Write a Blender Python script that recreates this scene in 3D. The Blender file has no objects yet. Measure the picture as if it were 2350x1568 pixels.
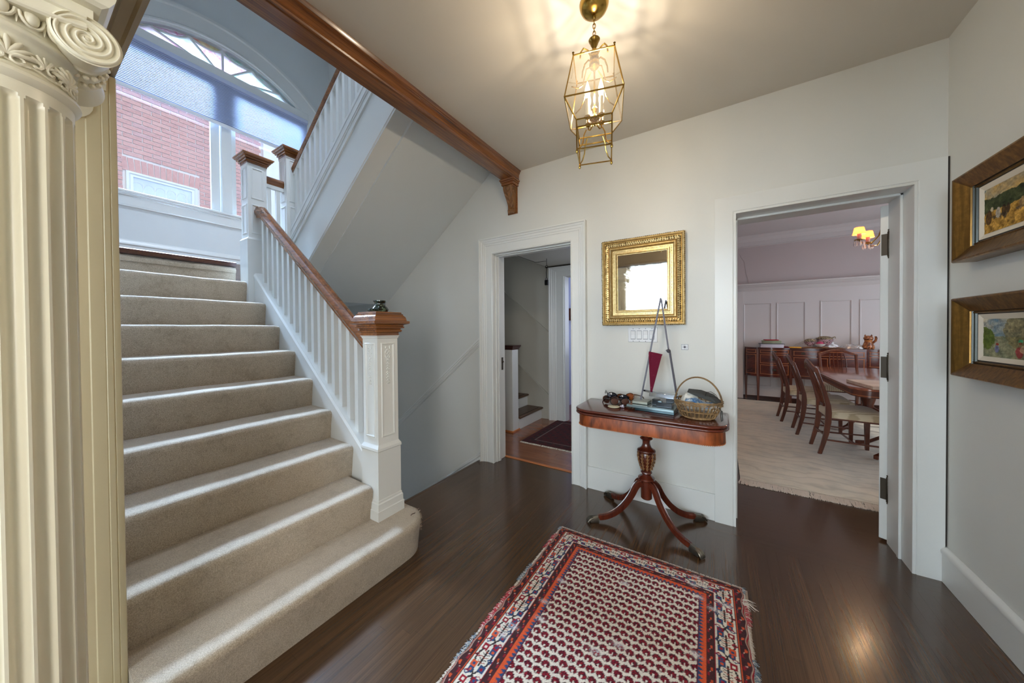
import bpy, bmesh, math, random
import numpy as np
from mathutils import Vector, Matrix
R = math.radians
PI = math.pi
random.seed(7)
rng = np.random.default_rng(7)
scene = bpy.context.scene
COL = scene.collection

# ------------------------------------------------------------------ camera
cam_d = bpy.data.cameras.new('camera')
cam = bpy.data.objects.new('camera', cam_d)
COL.objects.link(cam)
scene.camera = cam
yaw, pitch, roll = R(32.431), R(-0.651), R(-0.438)
Fw = Vector((-math.sin(yaw)*math.cos(pitch), math.cos(yaw)*math.cos(pitch), math.sin(pitch)))
r0 = Vector((math.cos(yaw), math.sin(yaw), 0)); u0 = r0.cross(Fw)
Rt = r0*math.cos(roll)+u0*math.sin(roll); Up = -r0*math.sin(roll)+u0*math.cos(roll)
cam.matrix_world = Matrix(((Rt.x, Up.x, -Fw.x, 0), (Rt.y, Up.y, -Fw.y, 0), (Rt.z, Up.z, -Fw.z, 1.35), (0, 0, 0, 1)))
cam_d.sensor_width = 36
cam_d.lens = 36*749.35/2350
cam_d.shift_y = (765.3-784)/2350
cam_d.clip_start = 0.02

# ------------------------------------------------------------------ world, sun, daylight, exposure
scene.view_settings.view_transform = 'Standard'
scene.view_settings.look = 'None'
scene.view_settings.gamma = 1
scene.view_settings.use_curve_mapping = False
scene.view_settings.exposure = -0.12
scene.cycles.use_denoising = True
scene.cycles.max_bounces = 10
scene.cycles.diffuse_bounces = 6
scene.cycles.glossy_bounces = 5
scene.cycles.transparent_max_bounces = 16
scene.cycles.sample_clamp_indirect = 6
scene.cycles.caustics_reflective = False
scene.cycles.caustics_refractive = False
world = bpy.data.worlds.new('daylight sky'); scene.world = world
world.use_nodes = True
_wn = world.node_tree.nodes['Background']
_wn.inputs[0].default_value = (0.74, 0.85, 1.0, 1)
_wn.inputs[1].default_value = 1.0

def lamp(name, kind, loc, energy, color, aim=None, size=None, size_y=None, radius=None, angle=None, spread=None):
    d = bpy.data.lights.new(name, kind); d.energy = energy; d.color = color
    if kind == 'AREA':
        d.shape = 'RECTANGLE'; d.size = size; d.size_y = size_y or size
        if spread: d.spread = spread
    if radius is not None: d.shadow_soft_size = radius
    if angle is not None: d.angle = angle
    o = bpy.data.objects.new(name, d); COL.objects.link(o); o.location = loc
    if aim is not None:
        o.rotation_euler = (Vector(aim)-Vector(loc)).to_track_quat('-Z', 'Y').to_euler()
    return o
# sun over the roof, falls on the neighbour's brick wall only
lamp('sun', 'SUN', (0, 0, 12), 1.4, (1, .95, .88), aim=(-8, 3.0, 2.5), angle=R(6))
# daylight through the big living room window behind the camera
lamp('living_window_daylight', 'AREA', (-1.2, -3.95, 1.6), 560, (.68, .83, 1), aim=(-1.2, 0, 1.3), size=2.6, size_y=2.2)
# unseen fill light added at the right wall, brightens the stair side
lamp('front_window_daylight', 'AREA', (.96, -1.7, 1.65), 90, (1, .96, .90), aim=(-2.6, 1.3, 1.3), size=1.3, size_y=1.5)
# daylight outside the stair window
lamp('stair_window_daylight', 'AREA', (-6.5, 1.48, 5.65), 1900, (.52, .73, 1), aim=(-4.6, 1.48, 3.5), size=2.4, size_y=1.6, spread=R(95))
# unseen fill light added high in the stairwell, aimed at the landing
lamp('upstairs_daylight', 'AREA', (-2.3, 1.3, 5.46), 42, (.70, .82, 1), aim=(-3.7, 1.4, 2.0), size=1.4, size_y=.5, spread=R(100))
# dining room windows
lamp('dining_window_daylight', 'AREA', (3.55, 5.6, 1.6), 48, (.80, .88, 1), aim=(0.5, 5.4, .9), size=2.6, size_y=1.8)
# back hall room behind the far doorway
lamp('back_room_daylight', 'AREA', (-1.0, 6.0, 1.6), 14, (.72, .80, 1), aim=(-2.4, 5.2, 1.3), size=1.0, size_y=1.4)
lamp('back_hall_daylight', 'AREA', (-.75, 3.9, 1.5), 7, (.80, .88, 1), aim=(-2.6, 3.9, .9), size=.8, size_y=1.4)

# ------------------------------------------------------------------ materials
def srgb(r, g, b):
    f = lambda c: ((c/255)/12.92 if c/255 <= .04045 else (((c/255)+.055)/1.055)**2.4)
    return (f(r), f(g), f(b), 1)

class NT:
    def __init__(s, name):
        s.m = bpy.data.materials.new(name); s.m.use_nodes = True
        s.t = s.m.node_tree; s.n = s.t.nodes; s.l = s.t.links
        s.b = s.n['Principled BSDF']; s.out = s.n['Material Output']
    def new(s, kind, **kw):
        n = s.n.new(kind)
        for k, v in kw.items(): setattr(n, k, v)
        return n
    def link(s, a, b): s.l.new(a, b)
    def coords(s, scale=(1, 1, 1), rot=(0, 0, 0), kind='Object'):
        tc = s.new('ShaderNodeTexCoord'); mp = s.new('ShaderNodeMapping')
        mp.inputs['Scale'].default_value = scale; mp.inputs['Rotation'].default_value = rot
        s.link(tc.outputs[kind], mp.inputs['Vector']); return mp.outputs['Vector']
    def noise(s, vec, scale, detail=4, rough=.55, dist=0):
        n = s.new('ShaderNodeTexNoise'); n.inputs['Scale'].default_value = scale
        n.inputs['Detail'].default_value = detail; n.inputs['Roughness'].default_value = rough
        n.inputs['Distortion'].default_value = dist
        s.link(vec, n.inputs['Vector']); return n.outputs['Fac']
    def ramp(s, fac, stops):
        r = s.new('ShaderNodeValToRGB'); e = r.color_ramp.elements
        while len(e) < len(stops): e.new(.5)
        for i, (p, c) in enumerate(stops): e[i].position = p; e[i].color = c
        s.link(fac, r.inputs['Fac']); return r.outputs['Color']
    def mix(s, fac, a, b, mode='MIX'):
        m = s.new('ShaderNodeMix', data_type='RGBA', blend_type=mode)
        for sock, v in ((m.inputs[0], fac), (m.inputs[6], a), (m.inputs[7], b)):
            if hasattr(v, 'links'): s.link(v, sock)
            else: sock.default_value = v
        return m.outputs[2]
    def bump(s, h, strength, dist=.01):
        b = s.new('ShaderNodeBump'); b.inputs['Strength'].default_value = strength
        b.inputs['Distance'].default_value = dist
        s.link(h, b.inputs['Height']); s.link(b.outputs['Normal'], s.b.inputs['Normal'])
    def set(s, **kw):
        for k, v in kw.items():
            sock = s.b.inputs[k.replace('_', ' ')]
            if hasattr(v, 'links'): s.link(v, sock)
            else: sock.default_value = v

def paint(name, col, rough=.5, var=.03, bump=.05):
    t = NT(name); v = t.coords((1, 1, 1))
    n = t.noise(v, 3.0, 5)
    dark = tuple(c*(1-var*2) for c in col[:3])+(1,)
    t.set(Base_Color=t.mix(n, dark, col), Roughness=rough)
    t.bump(t.noise(v, 90, 3), bump, .002)
    return t.m

def wood(name, c1, c2, axis='x', rough=.35, fine=60, streak=2.0, coat=.0, vary=.0, figure=0.0, bump=.05):
    t = NT(name)
    sc = {'x': (streak/fine, 1, 1), 'y': (1, streak/fine, 1), 'z': (1, 1, streak/fine)}[axis]
    v = t.coords(sc)
    n1 = t.noise(v, fine, 6, .6, .3)
    v2 = t.coords(tuple(min(1, s_*3) for s_ in sc)); n2 = t.noise(v2, fine*.18, 3, .5, figure)
    f = t.mix(.45, n1, n2)
    c = t.ramp(f, [(.32, c1), (.68, c2)])
    if vary:
        oi = t.new('ShaderNodeObjectInfo')
        mr = t.new('ShaderNodeMapRange'); mr.inputs[3].default_value = 1-vary; mr.inputs[4].default_value = 1+vary
        t.link(oi.outputs['Random'], mr.inputs[0])
        c = t.mix(1.0, c, mr.outputs[0], 'MULTIPLY')
    t.set(Base_Color=c, Roughness=rough, Coat_Weight=coat, Coat_Roughness=.12)
    t.bump(n1, bump, .002)
    return t.m

def plain(name, col, rough=.5, metal=0, **kw):
    t = NT(name); t.set(Base_Color=col, Roughness=rough, Metallic=metal, **kw)
    v = t.coords(); t.bump(t.noise(v, 60, 3), .03, .001)
    return t.m

def bulb_glass(name, col, strength):
    t = NT(name); tr = t.new('ShaderNodeBsdfTransparent'); em = t.new('ShaderNodeEmission'); em.inputs[0].default_value = col; em.inputs[1].default_value = strength
    m = t.new('ShaderNodeMixShader'); m.inputs[0].default_value = .35; t.link(tr.outputs[0], m.inputs[1]); t.link(em.outputs[0], m.inputs[2]); t.link(m.outputs[0], t.out.inputs['Surface']); return t.m
def emit(name, col, strength):
    t = NT(name); t.set(Base_Color=col, Emission_Color=col, Emission_Strength=strength); return t.m

M = {}
M['wall'] = paint('warm white plaster', srgb(219, 220, 216), .55)
M['ceil'] = paint('ceiling plaster', srgb(208, 202, 192), .7)
M['trim'] = paint('gloss white woodwork', srgb(226, 228, 226), .28, .02, .03)
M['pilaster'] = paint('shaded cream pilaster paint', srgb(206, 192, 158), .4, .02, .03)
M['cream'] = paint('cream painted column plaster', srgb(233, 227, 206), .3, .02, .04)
M['header'] = paint('brown beige painted header', srgb(150, 132, 104), .35, .04, .04)
M['stairwall'] = paint('cool white plaster', srgb(218, 222, 222), .55)
M['dinewall'] = paint('pale mauve plaster', srgb(196, 184, 182), .6)
M['dinetrim'] = paint('pale dining woodwork', srgb(212, 206, 204), .4, .02)
M['hallwall'] = paint('back hall plaster', srgb(196, 194, 184), .6, .05)
M['lavender'] = paint('lavender plaster', srgb(176, 182, 214), .6)
M['livingwall'] = paint('living room plaster', srgb(206, 196, 176), .6)
M['floor'] = wood('dark stained oak strip', srgb(50, 33, 20), srgb(86, 60, 38), 'y', .24, 220, 2.0, .3, .10, 0, .05)
M['floorx'] = wood('dark stained oak strip border', srgb(50, 33, 20), srgb(86, 60, 38), 'x', .24, 220, 2.0, .3, .10, 0, .05)
M['floorred'] = wood('red brown hall boards', srgb(112, 60, 34), srgb(152, 92, 58), 'x', .22, 60, 2.0, .3, .1)
M['threshold'] = wood('orange threshold wood', srgb(176, 98, 50), srgb(206, 130, 74), 'x', .35)
M['walnut_y'] = wood('red brown polished walnut along y', srgb(60, 32, 12), srgb(160, 98, 46), 'y', .26, 90, 2.5, .45)
M['walnut_x'] = wood('red brown polished walnut along x', srgb(66, 36, 16), srgb(164, 102, 54), 'x', .26, 90, 2.5, .45)
M['carved'] = wood('carved brown oak', srgb(84, 52, 24), srgb(142, 98, 52), 'z', .4, 70, 3)
M['mahog'] = wood('polished mahogany', srgb(50, 16, 9), srgb(100, 40, 22), 'x', .2, 50, 3.0, .3, 0, .6)
M['mahog_z'] = wood('polished turned mahogany', srgb(50, 16, 9), srgb(94, 38, 21), 'z', .24, 50, 3.0, .3)
M['flame'] = wood('flame mahogany veneer', srgb(44, 14, 6), srgb(168, 84, 38), 'z', .42, 26, 6.0, 0, 0, 2.4); M['flame'].node_tree.nodes['Principled BSDF'].inputs['Specular IOR Level'].default_value = .25
M['chairwood'] = wood('reddish mahogany chair wood', srgb(56, 24, 13), srgb(112, 54, 30), 'z', .28, 50, 3.0, .4)
M['dinetop'] = wood('dining mahogany top', srgb(120, 62, 40), srgb(170, 100, 70), 'x', .15, 40, 3.0, .6)
M['inlay'] = plain('satinwood inlay', srgb(170, 100, 52), .35)
M['darkwood'] = wood('dark brown cap wood', srgb(40, 18, 12), srgb(82, 42, 28), 'x', .3, 50, 3)
M['treadwood'] = wood('brown tread wood', srgb(66, 44, 30), srgb(104, 74, 52), 'y', .35, 60, 3)
M['brass'] = plain('aged brass', srgb(176, 142, 70), .25, 1)
M['brassdark'] = plain('antique bronze', srgb(62, 54, 44), .45, .5)
M['footbrass'] = plain('tarnished brass feet', srgb(104, 98, 88), .35, 1)
M['steel'] = plain('brushed steel', srgb(66, 62, 70), .45, .3)
M['blackmetal'] = plain('black metal', srgb(26, 24, 22), .4, .6)
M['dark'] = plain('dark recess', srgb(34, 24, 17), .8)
M['plastic'] = plain('white plastic', srgb(222, 224, 228), .3)
M['greenglaze'] = None
def _ceramic():
    t = NT('mottled green black glaze'); v = t.coords()
    n = t.noise(v, 70, 4, .6, .6)
    t.set(Base_Color=t.ramp(n, [(.40, srgb(6, 9, 10)), (.56, srgb(18, 40, 36)), (.70, srgb(130, 150, 116))]), Roughness=.08, Coat_Weight=.8)
    return t.m
M['greenglaze'] = _ceramic()
def _carpet(name, a, b, worn):
    t = NT(name); v = t.coords()
    n = t.noise(v, 260, 3, .7); big = t.noise(v, 7, 4, .6); mid = t.noise(v, 38, 3, .6)
    c = t.ramp(n, [(.3, a), (.7, b)])
    st = t.ramp(t.mix(.4, big, mid), [(.32, (.62, .58, .52, 1)), (.52, (1, 1, 1, 1))])
    c = t.mix(worn, c, st, 'MULTIPLY')
    t.set(Base_Color=c, Roughness=.95, Sheen_Weight=.5, Sheen_Roughness=.4)
    t.set(Sheen_Tint=srgb(230, 232, 240))
    t.bump(t.mix(.5, n, t.noise(v, 620, 2, .6)), .9, .006)
    return t.m
M['carpet'] = _carpet('beige cut pile carpet', srgb(152, 134, 112), srgb(216, 200, 178), .55)
def _cream_rug():
    t = NT('cream carved wool rug'); v = t.coords()
    w = t.new('ShaderNodeTexWave', wave_type='RINGS'); w.inputs['Scale'].default_value = 2.2
    w.inputs['Distortion'].default_value = 9; w.inputs['Detail'].default_value = 3; w.inputs['Detail Scale'].default_value = 1.0
    t.link(v, w.inputs['Vector'])
    n = t.noise(v, 5, 5, .6); f = t.noise(v, 300, 2)
    c = t.ramp(n, [(.30, srgb(196, 190, 172)), (.55, srgb(218, 208, 186)), (.75, srgb(222, 212, 192))])
    c = t.mix(.22, c, t.ramp(w.outputs['Fac'], [(.0, srgb(140, 132, 112)), (.16, (1, 1, 1, 1)), (1, (1, 1, 1, 1))]), 'MULTIPLY')
    t.set(Base_Color=c, Roughness=.95, Sheen_Weight=.3); t.bump(t.mix(.4, w.outputs['Fac'], f), .5, .006); return t.m
M['creamrug'] = _cream_rug()
def _vcol(name, rough, sheen=0, bump=0, attr='Col'):
    t = NT(name); a = t.new('ShaderNodeAttribute'); a.attribute_name = attr
    t.set(Base_Color=a.outputs['Color'], Roughness=rough, Sheen_Weight=sheen)
    if bump: t.bump(t.noise(t.coords(), 500, 2), bump, .004)
    return t.m
M['rugpile'] = _vcol('knotted wool pile', .95, .06, .6); M['rugpile'].node_tree.nodes['Principled BSDF'].inputs['Specular IOR Level'].default_value = .1
M['oilpaint'] = _vcol('oil paint', .7, 0, .4); M['oilpaint'].node_tree.nodes['Principled BSDF'].inputs['Specular IOR Level'].default_value = .15
M['tuft'] = _vcol('worn wool tufts', .95, .2)
def _brick():
    t = NT('red brick'); v = t.coords(); oi = t.new('ShaderNodeObjectInfo')
    c = t.ramp(oi.outputs['Random'], [(0, srgb(158, 106, 100)), (.35, srgb(178, 122, 112)), (.7, srgb(190, 142, 132)), (1, srgb(156, 118, 122))])
    n = t.noise(v, 40, 4)
    c = t.mix(n, c, srgb(206, 168, 160)); t.set(Base_Color=c, Roughness=.9); t.bump(n, .4, .004); return t.m
M['brick'] = _brick()
M['mortar'] = paint('pale mortar', srgb(236, 228, 222), .9, .05, .3)
def _glass(name, tint, refl=.08, rough=0.0, mixin=None):
    t = NT(name)
    tr = t.new('ShaderNodeBsdfTransparent'); tr.inputs[0].default_value = tint
    gl = t.new('ShaderNodeBsdfGlossy'); gl.inputs['Roughness'].default_value = rough
    lw = t.new('ShaderNodeLayerWeight'); lw.inputs[0].default_value = .5
    pw_ = t.new('ShaderNodeMath', operation='POWER'); pw_.inputs[1].default_value = 4; t.link(lw.outputs['Facing'], pw_.inputs[0])
    ma = t.new('ShaderNodeMath', operation='MULTIPLY_ADD'); ma.inputs[1].default_value = .6; ma.inputs[2].default_value = refl*.6; t.link(pw_.outputs[0], ma.inputs[0])
    m = t.new('ShaderNodeMixShader'); t.link(ma.outputs[0], m.inputs[0])
    t.link(tr.outputs[0], m.inputs[1]); t.link(gl.outputs[0], m.inputs[2])
    t.link(m.outputs[0], t.out.inputs['Surface']); return t.m
M['glass'] = _glass('clear window glass', (.97, .98, 1, 1))
M['lampglass'] = _glass('bevelled lantern glass', (.97, .94, .86, 1))
def _haze():
    m = M['lampglass']; t = m.node_tree; out = t.nodes['Material Output']; old = out.inputs['Surface'].links[0].from_socket
    tl = t.nodes.new('ShaderNodeBsdfTranslucent'); tl.inputs[0].default_value = (1, .95, .85, 1); mx = t.nodes.new('ShaderNodeMixShader'); mx.inputs[0].default_value = .015
    t.links.new(old, mx.inputs[1]); t.links.new(tl.outputs[0], mx.inputs[2]); t.links.new(mx.outputs[0], out.inputs['Surface'])
_haze()
def _translucent(name, col, bl=.55, ramp=None, scale=8):
    t = NT(name); tb = t.new('ShaderNodeBsdfTranslucent'); db = t.new('ShaderNodeBsdfDiffuse')
    if ramp:
        c = t.ramp(t.noise(t.coords(), scale, 4, .6, .8), ramp)
        t.link(c, tb.inputs[0]); t.link(c, db.inputs[0])
    else:
        tb.inputs[0].default_value = col; db.inputs[0].default_value = col
    m = t.new('ShaderNodeMixShader'); m.inputs[0].default_value = bl
    t.link(db.outputs[0], m.inputs[1]); t.link(tb.outputs[0], m.inputs[2]); t.link(m.outputs[0], t.out.inputs['Surface']); return t.m
M['blind'] = _translucent('pleated shade fabric', srgb(196, 204, 226), .12)
M['curtain'] = _translucent('sheer white curtain', srgb(245, 243, 235), .6)
M['shade'] = _translucent('orange lamp shade', srgb(250, 96, 52), .30)
M['opal1'] = _translucent('pink opalescent glass', None, .10, [(.38, srgb(196, 130, 156)), (.55, srgb(206, 190, 200))], 14)
M['opal2'] = _translucent('pale green opalescent glass', None, .10, [(.35, srgb(150, 190, 176)), (.55, srgb(206, 206, 210))], 14)
M['opal3'] = _translucent('amber opalescent glass', None, .10, [(.35, srgb(206, 140, 130)), (.55, srgb(204, 196, 150))], 14)
M['mirror'] = plain('mirror glass', (.92, .93, .93, 1), .02, 1)
t_ = NT('gilded carved frame'); _v = t_.coords(); _n = t_.noise(_v, 60, 4, .6)
t_.set(Base_Color=t_.ramp(_n, [(.25, srgb(172, 140, 84)), (.7, srgb(220, 196, 142))]), Metallic=.7, Roughness=.34); t_.bump(t_.noise(_v, 110, 3, .6), .25, .003)
M['gilt'] = t_.m
M['giltdark'] = plain('darker worn gilding', srgb(104, 82, 44), .42, .6)
t_ = NT('antique gold frame'); _v = t_.coords((1, 1, .06)); _n = t_.noise(_v, 60, 4, .6, .5)
_n2 = t_.noise(t_.coords(), 45, 4, .7)
t_.set(Base_Color=t_.mix(t_.ramp(_n2, [(.40, (.6, .6, .6, 1)), (.60, (1, 1, 1, 1))]), srgb(92, 66, 30), t_.ramp(_n, [(.3, srgb(96, 68, 30)), (.7, srgb(150, 110, 50))])), Metallic=.75, Roughness=.34)
M['framegold'] = t_.m
M['framedark'] = plain('dark green gilt liner', srgb(38, 40, 30), .35, .3)
M['mat'] = plain('cream linen mat', srgb(222, 214, 198), .9)
M['linen'] = None
t_ = NT('striped ivory seat fabric'); _v = t_.coords((1, 1, 1)); w_ = t_.new('ShaderNodeTexWave'); w_.bands_direction = 'Y'
w_.inputs['Scale'].default_value = 14; w_.inputs['Distortion'].default_value = 2.5; w_.inputs['Detail'].default_value = 2
t_.link(_v, w_.inputs['Vector'])
t_.set(Base_Color=t_.ramp(w_.outputs['Fac'], [(.2, srgb(178, 160, 128)), (.6, srgb(216, 202, 172))]), Roughness=.8, Sheen_Weight=.2)
t_.bump(w_.outputs['Fac'], .1, .002)
M['seat'] = t_.m
M['wicker'] = wood('wicker', srgb(84, 60, 34), srgb(160, 126, 82), 'z', .6, 60, 20, 0, .3)
# ------------------------------------------------------------------ mesh helpers
WL = {}   # world location of each parent that is only translated
class MB:
    def __init__(s): s.v = []; s.f = []; s.c = None
    def add(s, vs, fs):
        n = len(s.v); s.v += [tuple(p) for p in vs]; s.f += [tuple(i+n for i in f) for f in fs]; return s
    def box(s, x0, x1, y0, y1, z0, z1):
        vs = [(x, y, z) for z in (z0, z1) for y in (y0, y1) for x in (x0, x1)]
        return s.add(vs, [(0, 2, 3, 1), (4, 5, 7, 6), (0, 1, 5, 4), (2, 6, 7, 3), (0, 4, 6, 2), (1, 3, 7, 5)])
    def bbox(s, c, size, mat=None):
        h = [q/2 for q in size]
        vs = [Vector((sx*h[0], sy*h[1], sz*h[2])) for sz in (-1, 1) for sy in (-1, 1) for sx in (-1, 1)]
        if mat is not None: vs = [mat @ p for p in vs]
        vs = [p+Vector(c) for p in vs]
        return s.add(vs, [(0, 2, 3, 1), (4, 5, 7, 6), (0, 1, 5, 4), (2, 6, 7, 3), (0, 4, 6, 2), (1, 3, 7, 5)])
    def cbox(s, x0, x1, y0, y1, z0, z1, b=.003):
        """box with chamfered edges (rounded block)"""
        X = (x0, x0+b, x1-b, x1); Y = (y0, y0+b, y1-b, y1); Z = (z0, z0+b, z1-b, z1)
        vs = [(X[1], Y[1], Z[0]), (X[2], Y[1], Z[0]), (X[2], Y[2], Z[0]), (X[1], Y[2], Z[0]),
              (X[1], Y[0], Z[1]), (X[2], Y[0], Z[1]), (X[3], Y[1], Z[1]), (X[3], Y[2], Z[1]), (X[2], Y[3], Z[1]), (X[1], Y[3], Z[1]), (X[0], Y[2], Z[1]), (X[0], Y[1], Z[1]),
              (X[1], Y[0], Z[2]), (X[2], Y[0], Z[2]), (X[3], Y[1], Z[2]), (X[3], Y[2], Z[2]), (X[2], Y[3], Z[2]), (X[1], Y[3], Z[2]), (X[0], Y[2], Z[2]), (X[0], Y[1], Z[2]),
              (X[1], Y[1], Z[3]), (X[2], Y[1], Z[3]), (X[2], Y[2], Z[3]), (X[1], Y[2], Z[3])]
        fs = [(3, 2, 1, 0), (20, 21, 22, 23)]
        for i in range(8): fs.append((4+i, 4+(i+1) % 8, 12+(i+1) % 8, 12+i))
        fs += [(0, 1, 5, 4), (1, 6, 5), (1, 2, 7, 6), (2, 8, 7), (2, 3, 9, 8), (3, 10, 9), (3, 0, 11, 10), (0, 4, 11)]
        fs += [(12, 13, 21, 20), (13, 14, 21), (14, 15, 22, 21), (15, 16, 22), (16, 17, 23, 22), (17, 18, 23), (18, 19, 20, 23), (19, 12, 20)]
        return s.add(vs, fs)
    def prism(s, poly, axis, a0, a1):
        """poly: 2D outline; axis: extrusion axis; the 2D coordinates are the two other axes in order"""
        n = len(poly)
        def P(p, a):
            return (a, p[0], p[1]) if axis == 'x' else (p[0], a, p[1]) if axis == 'y' else (p[0], p[1], a)
        vs = [P(p, a0) for p in poly]+[P(p, a1) for p in poly]
        fs = [tuple(range(n))[::-1], tuple(range(n, 2*n))]
        for i in range(n): j = (i+1) % n; fs.append((i, j, j+n, i+n))
        return s.add(vs, fs)
    def lathe(s, prof, c=(0, 0, 0), seg=24, axis='z', arc=(0, 2*PI)):
        n = len(prof); vs = []; fs = []
        full = abs(arc[1]-arc[0]-2*PI) < 1e-6
        m = seg if full else seg+1
        for k in range(m):
            a = arc[0]+(arc[1]-arc[0])*k/seg; ca, sa = math.cos(a), math.sin(a)
            for r, h in prof:
                p = (r*ca, r*sa, h)
                if axis == 'x': p = (h, r*ca, r*sa)
                elif axis == 'y': p = (r*sa, h, r*ca)
                vs.append((p[0]+c[0], p[1]+c[1], p[2]+c[2]))
        for k in range(seg):
            k2 = (k+1) % m
            for i in range(n-1):
                fs.append((k*n+i, k2*n+i, k2*n+i+1, k*n+i+1))
        s.add(vs, fs)
        if full:
            if prof[0][0] > 1e-5: s.f.append(tuple(len(s.v)-m*n+k*n for k in range(m))[::-1])
            if prof[-1][0] > 1e-5: s.f.append(tuple(len(s.v)-m*n+k*n+n-1 for k in range(m)))
        return s
    def tube(s, pts, r, seg=8, closed=False, flat=None, taper=None):
        pts = [Vector(p) for p in pts]; n = len(pts); vs = []; fs = []
        up = Vector((0, 0, 1)); prev = None
        for i, p in enumerate(pts):
            if closed: t = pts[(i+1) % n]-pts[i-1]
            else: t = pts[min(i+1, n-1)]-pts[max(i-1, 0)]
            if t.length < 1e-9: t = Vector((0, 0, 1))
            t.normalize()
            if prev is None:
                a = t.orthogonal().normalized() if abs(t.dot(up)) > .95 else t.cross(up).normalized()
            else:
                a = prev-t*prev.dot(t)
                a = a.normalized() if a.length > 1e-6 else t.orthogonal().normalized()
            prev = a; b = t.cross(a)
            rr = r[i] if isinstance(r, (list, tuple)) else r
            for k in range(seg):
                q = 2*PI*k/seg+PI/seg
                x, y = math.cos(q)*rr, math.sin(q)*rr*(flat or 1)
                vs.append(p+a*x+b*y)
        m = n if closed else n-1
        for i in range(m):
            j = (i+1) % n
            for k in range(seg):
                k2 = (k+1) % seg
                fs.append((i*seg+k, i*seg+k2, j*seg+k2, j*seg+k))
        if not closed: fs += [tuple(range(seg))[::-1], tuple(range((n-1)*seg, n*seg))]
        return s.add(vs, fs)
    def strip(s, sections, closed=False, caps=True):
        """loft a list of equal-length closed sections"""
        n = len(sections[0]); m = len(sections); vs = [p for sec in sections for p in sec]; fs = []
        for i in range(m if closed else m-1):
            j = (i+1) % m
            for k in range(n):
                k2 = (k+1) % n; fs.append((i*n+k, i*n+k2, j*n+k2, j*n+k))
        if caps and not closed: fs += [tuple(range(n))[::-1], tuple(range((m-1)*n, m*n))]
        return s.add(vs, fs)
    def grid(s, P, nu, nv, closed_u=False):
        """P(i,j) -> point"""
        vs = [P(i, j) for i in range(nu) for j in range(nv)]; fs = []
        for i in range(nu if closed_u else nu-1):
            i2 = (i+1) % nu
            for j in range(nv-1): fs.append((i*nv+j, i2*nv+j, i2*nv+j+1, i*nv+j+1))
        return s.add(vs, fs)
    def ball(s, c, r, seg=12, rings=7, sc=(1, 1, 1)):
        prof = [(max(1e-6, math.sin(PI*i/rings)), -math.cos(PI*i/rings)) for i in range(rings+1)]
        vs = []; fs = []; n = rings+1
        for k in range(seg):
            a = 2*PI*k/seg
            for q, h in prof: vs.append((c[0]+r*sc[0]*q*math.cos(a), c[1]+r*sc[1]*q*math.sin(a), c[2]+r*sc[2]*h))
        for k in range(seg):
            k2 = (k+1) % seg
            for i in range(n-1): fs.append((k*n+i, k2*n+i, k2*n+i+1, k*n+i+1))
        return s.add(vs, fs)
    def xform(s, mat):
        s.v = [tuple(mat @ Vector(p)) for p in s.v]; return s
    def build(s, name, mat, parent=None, local=False, smooth=True, angle=38, bevel=0, mats=None, mi=None, **props):
        me = bpy.data.meshes.new(name)
        vs = s.v
        if parent is not None and not local:
            o0 = WL.get(parent.name, Vector((0, 0, 0)))
            vs = [(p[0]-o0[0], p[1]-o0[1], p[2]-o0[2]) for p in vs]
            off = Vector((0, 0, 0)); base = o0
        elif parent is None and not local:
            a = np.array(vs); off = Vector(((a[:, 0].min()+a[:, 0].max())/2, (a[:, 1].min()+a[:, 1].max())/2, a[:, 2].min()))
            vs = [(p[0]-off[0], p[1]-off[1], p[2]-off[2]) for p in vs]; base = off
        else: off = Vector((0, 0, 0)); base = Vector((0, 0, 0))
        me.from_pydata(vs, [], s.f); me.update()
        if len(s.f) < 40000:
            b_m = bmesh.new(); b_m.from_mesh(me); bmesh.ops.recalc_face_normals(b_m, faces=b_m.faces); b_m.to_mesh(me); b_m.free()
        if mats:
            for m_ in mats: me.materials.append(m_)
            me.polygons.foreach_set('material_index', mi)
        else: me.materials.append(mat)
        if smooth:
            me.polygons.foreach_set('use_smooth', [True]*len(me.polygons))
            me.set_sharp_from_angle(angle=R(angle))
        o = bpy.data.objects.new(name, me); COL.objects.link(o)
        if parent is not None: o.parent = parent
        else: o.location = off
        WL[o.name] = base
        if bevel:
            b = o.modifiers.new('bevel', 'BEVEL'); b.width = bevel; b.segments = 2; b.limit_method = 'ANGLE'; b.angle_limit = R(50)
        for k, v in props.items(): o[k] = v
        return o

def thing(name, label, cat, loc=(0, 0, 0), rz=0, group=None, kind=None):
    o = bpy.data.objects.new(name, None); COL.objects.link(o); o.location = loc; o.rotation_euler = (0, 0, rz)
    o.empty_display_size = .05
    o['label'] = label; o['category'] = cat
    if group: o['group'] = group
    if kind: o['kind'] = kind
    WL[o.name] = Vector(loc); return o
def tag(o, label, cat, group=None):
    o['label'] = label; o['category'] = cat
    if group: o['group'] = group
    return o
def struct(name, mb, mat, label, cat='wall', **k):
    o = mb.build(name, mat, **k); o['kind'] = 'structure'; o['label'] = label; o['category'] = cat; return o
def copy_tree(o, parent=None):
    c = o.copy(); COL.objects.link(c); c.parent = parent
    WL[c.name] = WL.get(o.name, Vector((0, 0, 0)))
    for ch in list(o.children): copy_tree(ch, c)
    return c
def rotm(x=0, y=0, z=0):
    return (Matrix.Rotation(z, 4, 'Z') @ Matrix.Rotation(y, 4, 'Y') @ Matrix.Rotation(x, 4, 'X'))

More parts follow.
